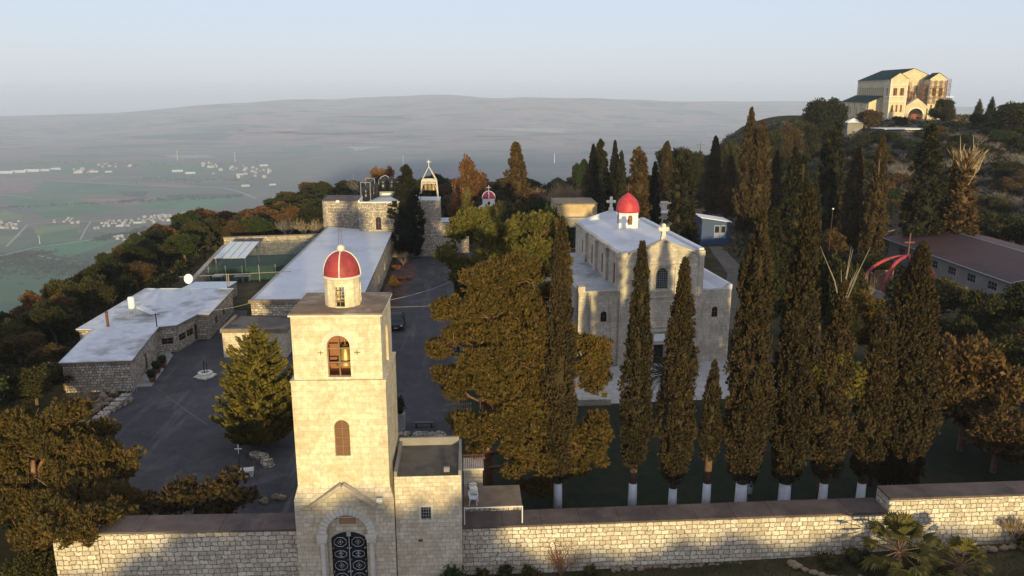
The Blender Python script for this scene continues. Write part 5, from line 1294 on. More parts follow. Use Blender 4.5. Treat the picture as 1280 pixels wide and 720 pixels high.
# --- row of limewashed cypresses behind the boundary wall
ROW = [ # base px, top px, top py, crown width px, crown bottom py, spikes, label
 (697,707,275,44,597,1,'tall thin limewashed cypress leftmost in the row, against the orange pine'),
 (790,800,305,42,583,1,'slim limewashed cypress second from the left in the row, before the church front'),
 (840,858,325,50,598,1,'slim limewashed cypress standing before the church door, third in the row'),
 (882,885,452,29,576,1,'shortest thin limewashed cypress of the row, reaching only the church steps'),
 (925,941,262,74,594,3,'broad many topped limewashed cypress covering the right end of the church'),
 (979,1013,238,60,596,1,'tallest narrow limewashed cypress right of the broad many topped one'),
 (1027,1056,352,56,592,1,'limewashed cypress with bare dead branches sticking out of its top'),
 (1074,1097,385,56,592,2,'limewashed cypress just left of the biggest right hand cypress'),
 (1115,1148,306,92,602,1,'big smooth cypress at the right end of the row by the raised wall'),
]
for i,(bx,tx,ty,wpx,by,sp_,lab) in enumerate(ROW):
    base = at_z(bx, 634, 0); Y = base.y if i < 8 else 53.3
    if i == 8: base = Vector((at_y(1117,600,53.3).x,53.3,0))
    top = at_y(tx,ty,Y); h = top.z; R = wpx/2*depth_of((base.x,Y,h*.35))/1000
    z0 = at_y(bx,by,Y).z+.25
    cm = cypress_mesh(h, R, z0, 100+i, LM['cypress'], .27, .135, 1.75, sp_)
    tr = limewashed(z0+2.5, .30 if wpx < 60 else .42, (0,0), 2.0 if i != 2 else 1.6)
    ex = []
    if i == 6:
        b = MB()
        for k in range(9):
            a = rng.uniform(0,2*pi); l = rng.uniform(2.0,4.6); sp0 = rng.uniform(.1,.42)
            b.tube([(0,0,h-2.2),(sp0*cos(a)*l*.4,sp0*sin(a)*l*.4,h-2.2+l*.5),(sp0*cos(a)*l*1.1,sp0*sin(a)*l*.8,h-2.0+l)],[.06,.04,.012],4)
        me = bpy.data.meshes.new('dead_branches'); me.from_pydata(b.v,[],b.f); me.materials.append(M['bark_pale']); ex = [('dead_branches',me)]
    tree('cypress', lab, (base.x,Y,0), cm, tr, 'cypress', 'limewashed cypresses behind the boundary wall', extra=ex)
# small thin one leaning on the broad cypress
q = at_y(965,455,54.6); cm = cypress_mesh(q.z, .85, 1.2, 140, LM['cypress'], .3, .16, 1.0, 2)
tree('cypress','low double tipped young cypress tucked between the broad and the tallest cypress',(q.x-.9,54.6,0),cm,limewashed(3,.15),'cypress')

# --- cypresses farther back: (top px, top py, Y, width px, dark?, label)
CV = {}
for nm,mt in (('l',LM['cypress_sunlit']),('d',LM['cypress_dark'])):
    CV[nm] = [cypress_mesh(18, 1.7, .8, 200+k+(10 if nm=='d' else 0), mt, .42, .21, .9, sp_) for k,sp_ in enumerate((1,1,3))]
CT = trunk_mesh([(0,0,-1),(0,0,3)],[.28,.22],M['bark'],6)
BACK = [
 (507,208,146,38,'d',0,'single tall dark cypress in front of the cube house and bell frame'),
 (645,178,178,29,'l',1,'lone rust brown cypress rising above the domed chapel'),
 (742,181,168,17,'l',1,'brown cypress tip half hidden by a slim black green one'),
 (751,176,164,26,'d',0,'slim black green cypress left of the church dome, with a needle tip'),
 (769,177,172,15,'d',1,'thin dark cypress directly behind the church dome cross'),
 (777,190,170,15,'d',0,'thin shorter dark cypress touching the brown one behind the dome'),
 (797,184,136,38,'l',2,'broad brown cypress just right of the church dome'),
 (819,204,140,17,'d',1,'narrow dark cypress between the church dome and the stone hut'),
 (834,177,196,20,'l',1,'far brown topped cypress above the stone hut'),
 (858,194,128,38,'d',2,'broad dark cypress between the church and the blue shed'),
 (895,171,182,21,'l',0,'rust brown slim cypress above the blue shed, left of the pair'),
 (914,194,178,22,'l',1,'shorter rust brown cypress above the blue shed, right of the pair'),
 (940,136,165,22,'l',0,'tallest brown cypress on the skyline between church and basilica'),
 (953,150,164,30,'l',2,'thick brown cypress fused to the tallest skyline cypress'),
 (972,188,170,16,'l',1,'thin reddish cypress just right of the tallest skyline cypress'),
 (995,186,112,36,'d',2,'large dark cypress behind the tallest limewashed cypress'),
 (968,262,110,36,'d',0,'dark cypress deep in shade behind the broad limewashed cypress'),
 (1048,156,150,33,'d',2,'dark broad cypress below the umbrella pine on the hill'),
 (1074,184,140,26,'l',1,'brown cypress right of the dark one below the umbrella pine'),
 (1104,172,133,24,'l',0,'thin brown cypress with bare pale branches, left of the red arch'),
 (1166,157,138,40,'d',0,'tall dark cypress behind the sheet roofed hall, below the basilica'),
 (1211,178,136,44,'l',2,'cypress with a pale dead feathery top behind the sheet roofed hall'),
 (705,300,84,20,'l',0,'narrow cypress spire behind the top of the leftmost limewashed cypress'),
 (1020,230,128,22,'d',1,'dark cypress half hidden behind the tallest limewashed cypress'),
]
pos_used = []
for i,(px,py,Y,wpx,kd,var,lab) in enumerate(BACK):
    top = at_y(px,py,Y); g = height(top.x,Y); h = top.z-g; R = wpx/2*depth_of((top.x,Y,g+h*.4))/1000
    ex = []
    if 'bare pale' in lab or 'dead feathery' in lab:
        b = MB(); fea = 'feathery' in lab
        if fea:
            r9 = random.Random(4); P, A, Ls = [], [], []
            for k in range(520):
                a = r9.uniform(0,6.283); u = r9.random(); rr = .15+1.15*u*r9.random(); z = 18*(.70+.30*u); d = Vector((cos(a)*.35,sin(a)*.35,1)).normalized(); P.append((rr*cos(a),rr*sin(a),z)); A.append(tuple(d)); Ls.append(r9.uniform(1.2,3.0))
            ex = [('dead_top', leaf_mesh('dead_top', leaf_arrays(np.array(P),np.array(A),np.array(Ls),.055,.08), None, LM['twig_warm']))]
        for k in range(10 if fea else 16):
            a = rng.uniform(0,2*pi); l = rng.uniform(2.5,6.0 if fea else 5.0); o = rng.uniform(.2,1.1 if fea else .6); z = 18*rng.uniform(.62,.9) if fea else 18*rng.uniform(.35,.75)
            b.tube([(.3*cos(a),.3*sin(a),z),(o*cos(a)*.7+.4*cos(a),o*sin(a)*.7+.4*sin(a),z+l*.5),(o*cos(a)*1.5,o*sin(a)*1.5,z+l)],[.06,.04,.012],3)
        me = bpy.data.meshes.new('dead_branches'); me.from_pydata(b.v,[],b.f); me.materials.append(M['bark_pale']); ex = ex+[('dead_branches',me)]
        if fea: h *= .93
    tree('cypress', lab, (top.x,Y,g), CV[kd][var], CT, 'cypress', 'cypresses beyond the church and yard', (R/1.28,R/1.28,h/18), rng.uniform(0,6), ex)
    pos_used.append((top.x,Y,R+1.5))

# --- pines of the garden: crowns made of separate foliage masses on real limbs
def px_blobs(lst, org):
    out = []
    for (px,py,Y,r,sq) in lst:
        q = at_y(px,py,Y); out.append((q.x-org[0],q.y-org[1],q.z-org[2],r,r*.95,r*sq))
    return out
def limbs(blobs, base, lean, r0, mt, name='trunk', zfork=.45):
    b = MB(); top = max(q[2] for q in blobs)
    tp = [Vector((0,0,-.3)), Vector((lean[0]*.3,lean[1]*.3,top*.25)), Vector((lean[0]*.7,lean[1]*.7,top*.55)), Vector((lean[0],lean[1],top*.85))]
    b.tube(tp,[r0,r0*.85,r0*.6,r0*.25],9)
    for k,q in enumerate(blobs):
        c = Vector(q[:3]); f = min(.95,max(.15,(c.z-1.5-.25*hypot(c.x,c.y))/max(1,top*.85))); i = min(2,int(f*3)); s_ = tp[i]+(tp[i+1]-tp[i])*(f*3-i)
        mid = (s_+c)/2+Vector((0,0,-.25)); b.tube([s_,mid,c],[r0*.33,r0*.22,r0*.1],5)
        for j in range(5):
            d = Vector((rng.uniform(-1,1),rng.uniform(-1,1),rng.uniform(-.6,1))).normalized(); b.tube([mid.lerp(c,.6),c+d*q[3]*.5,c+d*q[3]*1.0],[.05,.035,.012],4)
    me = bpy.data.meshes.new(name); me.from_pydata(b.v,[],b.f); me.materials.append(mt); me.polygons.foreach_set('use_smooth',[True]*len(me.polygons)); return me
def pine(label, org, lst, mt, lean=(0,0), r0=.4, L=.34, Wd=.075, per=46, white=None, bark='bark_pine', sub=3):
    bl = px_blobs(lst, org); small = []
    for (x,y,z,rx,ry,rz) in bl:          # every mass breaks into a few lobes
        for k in range(sub+4):
            d = Vector((rng.gauss(0,1),rng.gauss(0,1),rng.gauss(0,.8)+.25)).normalized(); f = rng.uniform(.36,.54)
            small.append((x+d.x*rx*.8,y+d.y*ry*.8,z+d.z*rz*.8,rx*f*1.15,ry*f*1.15,rz*f*1.05))
    cm = leaf_mesh('crown', blob_leaves(small, per*2.6, L, Wd*1.35, .55, .35, (.55,1.08), 9), blob_core(small,.5), mt)
    tm = limbs(bl, org, lean, r0, M[bark])
    return tree('pine', label, org, cm, tm, 'pine')
pine('big orange brown pine filling the garden between the yard and the thin cypress', (1.4,56.5,0), [
 (600,352,56.2,1.58,.8),(645,345,56.5,1.77,.8),(672,372,55.9,1.49,.8),(575,392,55.6,1.67,.8),(618,395,54.8,1.77,.85),(660,410,54.8,1.67,.85),
 (566,432,55.1,1.49,.75),(603,440,54.2,1.67,.8),(645,452,54.2,1.67,.8),(677,446,54.8,1.21,.8),(566,478,54.5,1.40,.7),(600,485,54.0,1.49,.75),(640,495,53.7,1.58,.8),
 (668,505,54.0,1.58,.9),(685,470,55.1,1.49,.9),(690,420,55.9,1.49,.9),(686,535,54.5,1.49,.9),(690,580,54.0,1.30,.9),(655,480,55.1,1.67,.9),(630,520,54.2,1.67,.9),(640,380,57.0,1.77,.8),(595,420,55.9,1.77,.8),(580,530,53.4,1.21,.6),(620,540,53.1,1.58,.8),(655,545,53.1,1.49,.8),(640,575,52.4,1.26,.75),(668,575,52.9,1.12,.75),(600,560,53.1,0.93,.6)], LM['pine'], (-.5,1.2), .42)
pine('yellow green pine with rounded tops behind the big orange pine', (2.6,79,0), [
 (590,290,79,2.0,.85),(572,318,78,1.7,.8),(625,302,77,2.1,.9),(612,330,76,1.7,.8),(645,318,77,1.7,.85),(675,296,78,2.1,.95),(690,325,77,1.7,.9),(655,290,80,1.6,.9),(600,275,80.5,1.5,.8),(668,335,76.5,1.4,.8),(582,345,77,1.3,.8)], LM['pine_green'], (1.5,0), .45, .36, .09, 34)
pine('pine with a whitewashed leaning trunk and foliage showing right of the thin cypress', (6.2,55.2,0), [
 (735,440,55.5,1.35,1.0),(728,470,55,1.3,1.0),(742,462,55.5,1.1,.9),(740,535,54.6,1.2,.9),(728,560,54.4,1.4,.9),(748,566,54.6,1.0,.8),(715,583,54.2,1.0,.8),(668,606,54.0,1.0,.7),(745,550,54.6,1.1,.9),(700,545,55,1.2,.9)], LM['pine'], (.9,.6), .32, .32, .075, 42)
pine('small yellow green pine crown pushing forward between the two middle limewashed cypresses', (26.6,54.4,0), [
 (1050,448,52.3,.9,.9),(1034,465,52.3,.85,.85),(1064,470,52.3,.95,.9),(1048,485,52.2,.85,.8),(1075,486,52.5,.7,.8)], LM['pine_green'], (-.2,-1.6), .2, .3, .07, 44)
pine('olive brown pine crown behind the limewashed cypress left of the biggest', (31.2,55.6,0), [
 (1085,385,55,1.0,.9),(1100,402,55,1.0,.9),(1088,425,55,1.1,.9),(1106,430,55.4,.9,.9)], LM['pine'], (-.3,0), .25, .3, .07, 44)
pine('big dark pine overhanging the left end of the boundary wall', (-30.5,51.5,-1.0), [
 (35,540,53,1.8,.75),(80,530,53.5,1.9,.8),(125,548,54,1.6,.75),(20,575,52,1.7,.7),(65,575,51.5,2.0,.8),(110,580,52,1.9,.75),(148,578,53,1.4,.65),(30,615,50,1.7,.7),(75,618,49.5,1.9,.75),
 (120,618,50,1.6,.7),(155,622,50.5,1.2,.6),(50,655,48,1.4,.6),(10,640,48.5,1.4,.7),(90,645,48,1.2,.6),(8,600,51,1.4,.7),(-20,570,51,1.8,.8),(-25,630,49,1.8,.8),(180,630,50,1.1,.6),(75,690,46.5,.8,.6),(66,648,45.2,1.2,.7),(98,650,45.4,1.1,.7),(128,640,46.8,1.1,.6),(72,668,44.2,.9,.8),(100,668,44.3,.8,.7),(45,670,44.5,1.0,.8),(150,648,47.4,.9,.6)], LM['pine'], (1.5,-1.0), .45)
pine('low twiggy tree with thin amber foliage just behind the left boundary wall', (-18.5,49.5,0), [
 (215,625,50,1.1,.7),(250,628,49.8,1.2,.75),(280,612,50.5,1.2,.8),(300,625,50,1.1,.75),(270,640,49.3,1.1,.7),(232,612,51,1.0,.7),(195,632,50,1.0,.7),(290,598,51.3,.8,.8)], LM['brown'], (0,0), .16, .26, .08, 26, bark='bark')
# --- golden bushy conifer at the tower's left
def conifer_mesh(h, R, seed, mt, dens=1.0, droop=.0, L=.36, Wd=.10, z0=.4):
    r_ = random.Random(seed); P, A = [], []; core = MB(); b = MB()
    nl = int(h*2.0)
    for k in range(nl):
        t = (k+.5)/nl; z = z0+(h-z0)*t; rr = R*(1-t**1.7)**.75*min(1,.72+t*1.6); nb = max(4,int(11*(1-t)+4))
        for j in range(nb):
            a = 2*pi*(j+r_.random())/nb; l = rr*r_.uniform(.72,1.15); m = max(8,int(l*40*dens))
            for i in range(m):
                u = (i+r_.random())/m
                if u < .25: continue
                w = .16+.3*sin(u*pi)*.6
                x = u*l; zz = z-droop*u*u*l+.28*u**3*l
                s = r_.gauss(0,w*.55)
                P.append((x*cos(a)-s*sin(a), x*sin(a)+s*cos(a), zz+r_.gauss(0,.10)+.12*u)); A.append((cos(a)*.8-s*sin(a), sin(a)*.8+s*cos(a), .75))
            b.tube([(0,0,z),(l*.6*cos(a),l*.6*sin(a),z-droop*.36*l)],[.05,.02],3)
    core.lathe(0,0,[(0,z0),(R*.4,z0+.2),(R*.42,z0+h*.2),(R*.28,h*.55),(.05,h*.9),(0,h*.91)],10)
    b.tube([(0,0,-.4),(0,0,h*.95)],[.28,.03],7)
    me = bpy.data.meshes.new('trunk'); me.from_pydata(b.v,[],b.f); me.materials.append(M['bark'])
    return leaf_mesh('crown', leaf_arrays(np.array(P),np.array(A),L,Wd,.35), core, mt), me
c,tm = conifer_mesh(10.7, 4.0, 31, LM['cedar'], 1.9, 0, .42, .17)
tree('conifer','bushy golden green conifer in front of the long hall, left of the gate tower',(-18.1,65.5,0),c,tm,'conifer')
c,tm = conifer_mesh(9.5, 2.1, 32, LM['pine_green'], .8, .1, .5, .16)
q = at_y(584,234,155); tree('conifer','small yellow green pointed conifer left of the domed chapel',(q.x,155,0),c,tm,'conifer',None,(1.05,1.05,q.z/9.5))

# --- leafy tree kinds used many times
def leafy_mesh(seed, mt, h=8, R=3.6, nb=15, per=34, L=.42, Wd=.23, tuft=1, zlo=.32, flat=.8):
    global npr
    r_ = random.Random(seed); npr = np.random.default_rng(seed); bl = []
    for k in range(nb):
        a = r_.uniform(0,2*pi); e = r_.random(); rr = R*sqrt(e)*.72; z = h*(zlo+(.86-zlo)*r_.random()**.8*(1-.45*(rr/R)**2)); s_ = R*r_.uniform(.30,.50)
        bl.append((rr*cos(a),rr*sin(a),z,s_,s_,s_*flat))
    bl.append((0,0,h*.62,R*.5,R*.5,h*.25))
    cm = leaf_mesh('crown', blob_leaves(bl,per,L,Wd,.35,.55,(.65,1.08),tuft), blob_core(bl,.58), mt)
    b = MB(); b.tube([(0,0,-1.5),(.1,.05,h*.3),(0,0,h*.6)],[R*.085,R*.065,R*.03],6)
    for q in bl[:6]: b.tube([(.05,0,h*.28),(q[0]*.6,q[1]*.6,q[2]*.75),(q[0],q[1],q[2])],[R*.04,R*.028,R*.012],4)
    me = bpy.data.meshes.new('trunk'); me.from_pydata(b.v,[],b.f); me.materials.append(M['bark'])
    return cm, me
def bare_mesh(seed, h=7, R=3.0, mt='bark_grey', tw='twig', n0=6, up=.55, twn=9, wtw=.035):
    r_ = random.Random(seed); b = MB(); P, A, Ls = [], [], []
    def grow(p, d, l, r, lev):
        q = p+d*l*.5+Vector((r_.gauss(0,.06),r_.gauss(0,.06),0))*l; e = p+d*l+Vector((0,0,.05*l)); b.tube([p,q,e],[r,r*.75,r*.5],4 if lev < 2 else 3, 0, False)
        if lev >= 3:
            for k in range(twn):
                t = r_.random(); dd = (d+Vector((r_.gauss(0,.55),r_.gauss(0,.55),r_.gauss(.25,.4)))).normalized(); ll = l*r_.uniform(.5,1.1); o = p.lerp(e,t)
                P.append(tuple(o+dd*ll*.5)); A.append(tuple(dd)); Ls.append(ll)
            return
        for k in range(r_.randint(3,4)):
            dd = (d+Vector((r_.gauss(0,.55),r_.gauss(0,.55),r_.gauss(up*.3,.25)))).normalized(); grow(p.lerp(e,r_.uniform(.55,1)),dd,l*r_.uniform(.6,.82),r*.55,lev+1)
    for k in range(n0):
        a = 2*pi*(k+r_.random())/n0; d = Vector((cos(a)*(1-up)*1.3*R/3,sin(a)*(1-up)*1.3*R/3,up+.25)).normalized(); grow(Vector((0,0,h*.12)),d,h*.36,h*.018,1)
    me = bpy.data.meshes.new('trunk'); b.tube([(0,0,-1.2),(0,0,h*.16)],[h*.03,h*.022],6); me.from_pydata(b.v,[],b.f); me.materials.append(M[mt])
    V = leaf_arrays(np.array(P),np.array(A),np.array(Ls),wtw,.05)
    return leaf_mesh('crown', V, None, LM[tw]), me
K = {}
K['oak'] = [leafy_mesh(300+k, LM['oak']) for k in range(4)]
K['green'] = [leafy_mesh(310+k, LM['green']) for k in range(3)]
K['rust'] = [leafy_mesh(320+k, LM['rust'], nb=13, per=30) for k in range(2)]
K['brown'] = [leafy_mesh(330+k, LM['brown']) for k in range(2)]
K['bare'] = [bare_mesh(340+k) for k in range(3)]
K['bare_warm'] = [bare_mesh(350+k, mt='bark_pale', tw='twig_warm') for k in range(2)]
K['fan'] = [bare_mesh(360, 7, 3.2, 'bark_pale', 'twig_warm', 9, .45, 22, .06)]
KH = {'oak':8,'green':8,'rust':8,'brown':8,'bare':8.0,'bare_warm':8.0,'fan':8.0}
def put(kd, x, y, h, wid, label, group=None, var=None, name=None, cat='tree'):
    v = K[kd][rng.randrange(len(K[kd])) if var is None else var]
    nm = name or {'oak':'evergreen_oak','green':'leafy_tree','rust':'autumn_tree','brown':'brown_oak','bare':'bare_tree','bare_warm':'bare_tree','fan':'bare_tree'}[kd]
    return tree(nm, label, (x,y,height(x,y)-.1), v[0], v[1], cat, group, (wid/7.2,wid/7.2,h/KH[kd]), rng.uniform(0,6.28))
def put_px(kd, px, py, Y, wpx, label, group=None, var=None, hmin=3.2):
    """a tree whose top stands at the pixel, at the distance Y"""
    q = at_y(px,py,Y); g = height(q.x,Y); h = max(hmin,q.z-g); w = wpx*depth_of(q)/1000
    pos_used.append((q.x,Y,w*.4)); return put(kd, q.x, Y, h, w, label, group, var)
SPEC = [
 ('rust',588,193,172,42,'large rust red tree towering left of the domed chapel'),
 ('rust',571,238,166,26,'smaller reddish tree just right of the bell block'),
 ('bare',452,198,205,46,'grey leafless tree on the skyline above the round store'),
 ('rust',478,203,212,26,'tawny tree on the skyline above the black water tanks'),
 ('fan',706,211,190,42,'orange leafless fan shaped tree left of the church dome cypresses'),
 ('bare_warm',676,222,196,34,'pale leafless tree between the brown cypress and the orange fan shaped tree'),
 ('green',727,196,215,24,'round bright green tree on the skyline left of the needle tipped cypress'),
 ('oak',640,244,142,50,'dark blue green tree covering the right side of the domed chapel'),
 ('oak',660,258,128,58,'wide dark bush tree behind the yellow green pine'),
 ('green',692,256,120,52,'mid green round tree behind the right top of the yellow green pine'),
 ('bare',357,262,163,36,'grey leafless tree beyond the court, left of the pair'),
 ('bare_warm',384,262,160,38,'pinkish leafless tree beyond the court, right of the pair'),
 ('rust',305,268,165,40,'tawny orange bush tree above the court canopy'),
 ('bare_warm',504,330,139,26,'white stemmed bare tree in the leafy bed beside the long hall'),
 ('bare',546,332,126,28,'bare dark tree at the edge of the yard beyond the pines'),
 ('rust',492,350,118,16,'small red brown shrub against the long hall wall'),
 ('oak',845,176,228,46,'dark spreading tree on the skyline behind the far brown topped cypress'),
 ('oak',872,184,226,28,'low dark tree by the lone utility pole'),
 ('green',848,190,214,20,'yellow green bush tree behind the far cypresses'),
 ('oak',1034,117,292,52,'umbrella shaped pine like tree left of the hilltop basilica'),
 ('brown',1085,133,300,34,'round brown bush tree at the foot of the basilica aisle'),
 ('oak',1125,144,300,18,'small dark bush before the basilica left tower'),
 ('oak',1180,120,296,28,'dark upright tree hiding the right corner of the basilica'),
 ('oak',1279,122,250,66,'large dark tree at the right edge of the hilltop'),
 ('brown',1222,415,61,118,'big brown leaved oak at the right end behind the raised wall'),
 ('brown',1255,495,57,105,'lower brown leaved oak pressed against the raised wall'),
 ('oak',1232,360,84,70,'shaded dark tree before the sheet roofed hall'),
 ('oak',1290,352,88,80,'shaded dark tree at the right edge below the sheet roofed hall'),
 ('oak',1200,388,78,50,'low dark tree right of the big smooth cypress'),
 ('oak',1258,262,146,70,'grey green olive like tree beyond the far end of the sheet roofed hall'),
 ('oak',1235,262,150,60,'olive like shrub tree just behind the sheet roof ridge'),
 ('oak',955,290,88,54,'black green tree behind the broad many topped cypress'),
 ('oak',1035,300,90,60,'dark tree in shade left of the red arch'),
 ('oak',1065,320,84,44,'dark round tree below the red arch'),
 ('oak',590,318,88,52,'dark tree below the left top of the yellow green pine'),
 ('bare',1135,190,220,40,'grey bare tree in the gully below the basilica'),
 ('bare_warm',1132,240,150,36,'tawny bare shrub tree left of the tall dark hall cypress'),
 ('bare_warm',1086,320,100,34,'pale twisted bare tree rising beside the red arch'),
 ('oak',12,596,51,95,'dark evergreen oak at the bottom left corner, under the big dark pine'),
 ('oak',38,672,45.5,62,'low dark evergreen bush tree below the left end of the boundary wall'),
 ('oak',-20,500,58,80,'dark evergreen oak at the left edge above the big dark pine'),
 ('brown',62,428,84,48,'brown leaved tree beside the notch of the stone house roof'),
 ('oak',38,452,76,58,'dark evergreen oak on the brow left of the stone house front corner'),
 ('oak',78,462,80,40,'small dark tree pressed against the left corner of the stone house'),
 ('bare_warm',98,486,74,40,'dry tawny brush tree below the front wall of the stone house'),
 ('brown',20,412,88,56,'brown tree at the left edge above the dark oaks of the brow'),
 ('oak',918,172,238,34,'dark tree at the foot of the hill skyline by the tallest brown cypress'),
 ('bare',940,165,246,34,'grey bare tree on the skyline between the tall cypress and the umbrella tree'),
 ('oak',962,158,254,40,'dark tree on the hill skyline, third left of the umbrella tree'),
 ('brown',985,154,264,36,'brown tree on the hill skyline, second left of the umbrella tree'),
 ('oak',1005,147,274,36,'dark tree on the hill skyline, next to the umbrella tree'),
]
for s_ in SPEC: put_px(*s_)
# two small spruces on the skyline
cS,tS = conifer_mesh(8, 2.3, 35, LM['oak'], .5, .25, .7, .25)
for px,py,lab in ((1225,124,'shorter small spruce of the skyline pair right of the basilica'),(1241,121,'taller small spruce of the skyline pair right of the basilica')):
    q = at_y(px,py,285); g = height(q.x,285); tree('spruce',lab,(q.x,285,g),cS,tS,'spruce',None,(.95,.95,(q.z-g)/8)); pos_used.append((q.x,285,2))

# --- woods on the slopes
BUILD = [(-46,78,-31,112),(-30,88,-12.5,153),(-47,111,-27,153),(-29,145,-2,162),(9,72,34,112),(13,150,27,163),(37,150,55,166),(54,99,71,117),(73,103,97,142),(172,334,208,395),(140,275,176,292),(-40,46,2,150),(-2,46,46,78),(.5,158,8,168),(2,78,9,100),(31,80,50,150)]
def free(x, y, r):
    for (a,b_,c_,d) in BUILD:
        if a-r*.5 < x < c_+r*.5 and b_-r*.5 < y < d+r*.5: return False
    for (px,py,pr) in pos_used:
        if hypot(px-x,py-y) < pr*.55+r*.33: return False
    return True
TXT = {'oak':'dark evergreen oak','green':'mid green leafy tree','rust':'rusty orange tree','brown':'brown leaved tree','bare':'grey leafless tree','bare_warm':'tawny leafless tree'}
def wood(cells, kinds, wr, hr, where, grp, cap, ok=lambda x,y: True):
    n = 0
    for (x,y) in cells:
        if n >= cap: break
        k = rng.random(); acc = 0
        for kd,p in kinds:
            acc += p
            if k < acc: break
        w = rng.uniform(*wr); h = rng.uniform(*hr)
        if kd in ('bare','bare_warm'): h *= .85
        if not ok(x,y) or not free(x,y,w): continue
        put(kd,x,y,h,w,TXT[kd]+where,grp); pos_used.append((x,y,w*.42)); n += 1
    return n
def cells(x0,x1,y0,y1,st,jit=.45):
    out = []; y = y0
    while y < y1:
        x = x0
        while x < x1: out.append((x+rng.uniform(-jit,jit)*st,y+rng.uniform(-jit,jit)*st)); x += st
        y += st*.9
    out.sort(key=lambda q: hypot(*q)); return out
def on_left(x,y):
    e = edge_left(y); return e-34 < x < (-44 if y < 155 else 60)
nL = wood(cells(-98,-40,52,160,4.6), [('oak',.52),('brown',.22),('rust',.08),('green',.13),('bare',.05)], (4.2,6.8),(4.6,6.8), ' on the steep slope left of the stone house','trees on the slope left of the monastery',290,on_left)
def on_back(x,y): return edge_left(y)-22 < x < 60 and y < edge_back(x)+8
nB = wood(cells(-90,62,155,252,7.2), [('oak',.48),('green',.2),('rust',.1),('brown',.08),('bare',.14)], (6,9),(4.2,7), ' in the wood behind the bell block and chapel','trees in the wood behind the monastery',150,on_back)
def on_right(x,y):
    az = math.degrees(atan2(x,y)); return az < 40 and y > 118 and x > 36
hr_ = cells(40,260,118,332,7.6)
nR = wood(hr_, [('bare',.36),('oak',.42),('green',.10),('bare_warm',.04),('brown',.08)], (6.5,9.5),(4.4,7), ' in the scrub of the hill below the basilica','trees on the hill below the basilica',290,on_right)
nF = wood(cells(46,110,52,118,7.5), [('oak',.7),('brown',.15),('bare',.15)], (6.5,10),(5,8), ' in the shaded grove around the sheet roofed hall','trees in the grove by the hall',40,lambda x,y: x > 46 and math.degrees(atan2(x,y)) < 46)
print('woods', nL, nB, nR, nF)
# trees on the brow behind the camera side, which shade the foot of the wall and tower
for x,y,h,w in ((-13,-32,8.6,9),(-8.5,-31,10.6,8),(-4.8,-32,12.0,7),(-1.2,-32,14.0,7),(2,-31,15.0,8),(5.5,-32,14.6,8),(8.6,-31,13.6,7),(11.5,-31,10.0,7),(15.5,-33,8.8,8),(20.5,-31,8.5,8),(26,-33,8.8,9),(31,-31,8.2,9),(36.5,-32,8.4,9),(42,-31,7.8,9),(48,-32,7.6,9)):
    put('oak',x,y,h,w,'tall evergreen oak on the brow facing the boundary wall','trees on the brow facing the gate')
# --- scrub between the trees: uncounted undergrowth
npr = np.random.default_rng(99)
def scrub(name, n, region, mt, size, hh):
    P, A = [], []; c = 0
    while c < n:
        x,y = region()
        if not free(x,y,1.2): c += .2; continue
        z = height(x,y); k = rng.randint(18,30); r = rng.uniform(*size)
        d = sph(k); d[:,2] = np.abs(d[:,2])
        P.append(np.array([x,y,z-.1])+d*np.array([r,r,r*hh])*npr.uniform(.5,1,(k,1))); A.append(d+np.array([0,0,.5])); c += 1
    V = leaf_arrays(np.vstack(P),np.vstack(A),.75,.36,.5); o = bpy.data.objects.new(name, leaf_mesh(name,V,None,mt)); COL.objects.link(o); return kind(o,'stuff')
def reg_left():
    y = rng.uniform(55,262); return edge_left(y)+rng.uniform(-34,12), y
def reg_right():
    while True:
        y = rng.uniform(118,390); x = rng.uniform(40,300)
        if math.degrees(atan2(x,y)) < 40: return x,y
scrub('undergrowth', 2600, reg_left, LM['oak'], (.8,1.7), .8)
scrub('undergrowth', 3300, reg_right, LM['twig'], (1.0,2.2), .8)
scrub('undergrowth', 4300, reg_right, LM['oak'], (1.3,2.8), .85)

# --- palms
def fan_palm(label, loc, h, s, nf=26):
    t = thing('fan_palm', label, 'palm', loc, rng.uniform(0,6)); r_ = random.Random(int(s*100)); b = MB(); st = MB()
    for k in range(nf):
        a = 2.4*k; el = radians(80-115*(k/nf)); d = Vector((cos(a)*cos(el),sin(a)*cos(el),sin(el))); l = s*r_.uniform(.8,1.1); o = Vector((0,0,h)); e = o+d*l
        st.tube([o,e],[.035,.025],4); side = d.cross(Vector((0,0,1))).normalized() if abs(d.z) < .98 else Vector((1,0,0)); up = side.cross(d)
        for j in range(17):
            f = radians(-78+156*j/16); v = (d*cos(f)+side*sin(f)).normalized(); ll = s*.62*(.75+.35*cos(f))*r_.uniform(.9,1.08); p0 = e-d*.02
            w = .06*s; pr = v.cross(up).normalized()*w; m_ = e+v*ll*.55+up*.03; tip = e+v*ll-Vector((0,0,.16*ll))+up*.05*r_.gauss(0,1)
            b.face([tuple(p0),tuple(m_+pr),tuple(tip),tuple(m_-pr)])
    b.build('fronds', LM['palm'], t); st.build('stalk', M['bark'], t)
    tr = MB(); tr.tube([(0,0,-.3),(0,0,h*.5),(0,0,h+.1)],[.26,.24,.2],9); tr.build('trunk', M['bark'], t)
fan_palm('larger fan palm spreading in front of the raised boundary wall', (26.1,42.3,.9), 1.7, 1.5, 30)
fan_palm('smaller fan palm at the bottom right, below the raised boundary wall', (29.6,41.6,.9), 1.0, 1.25, 24)
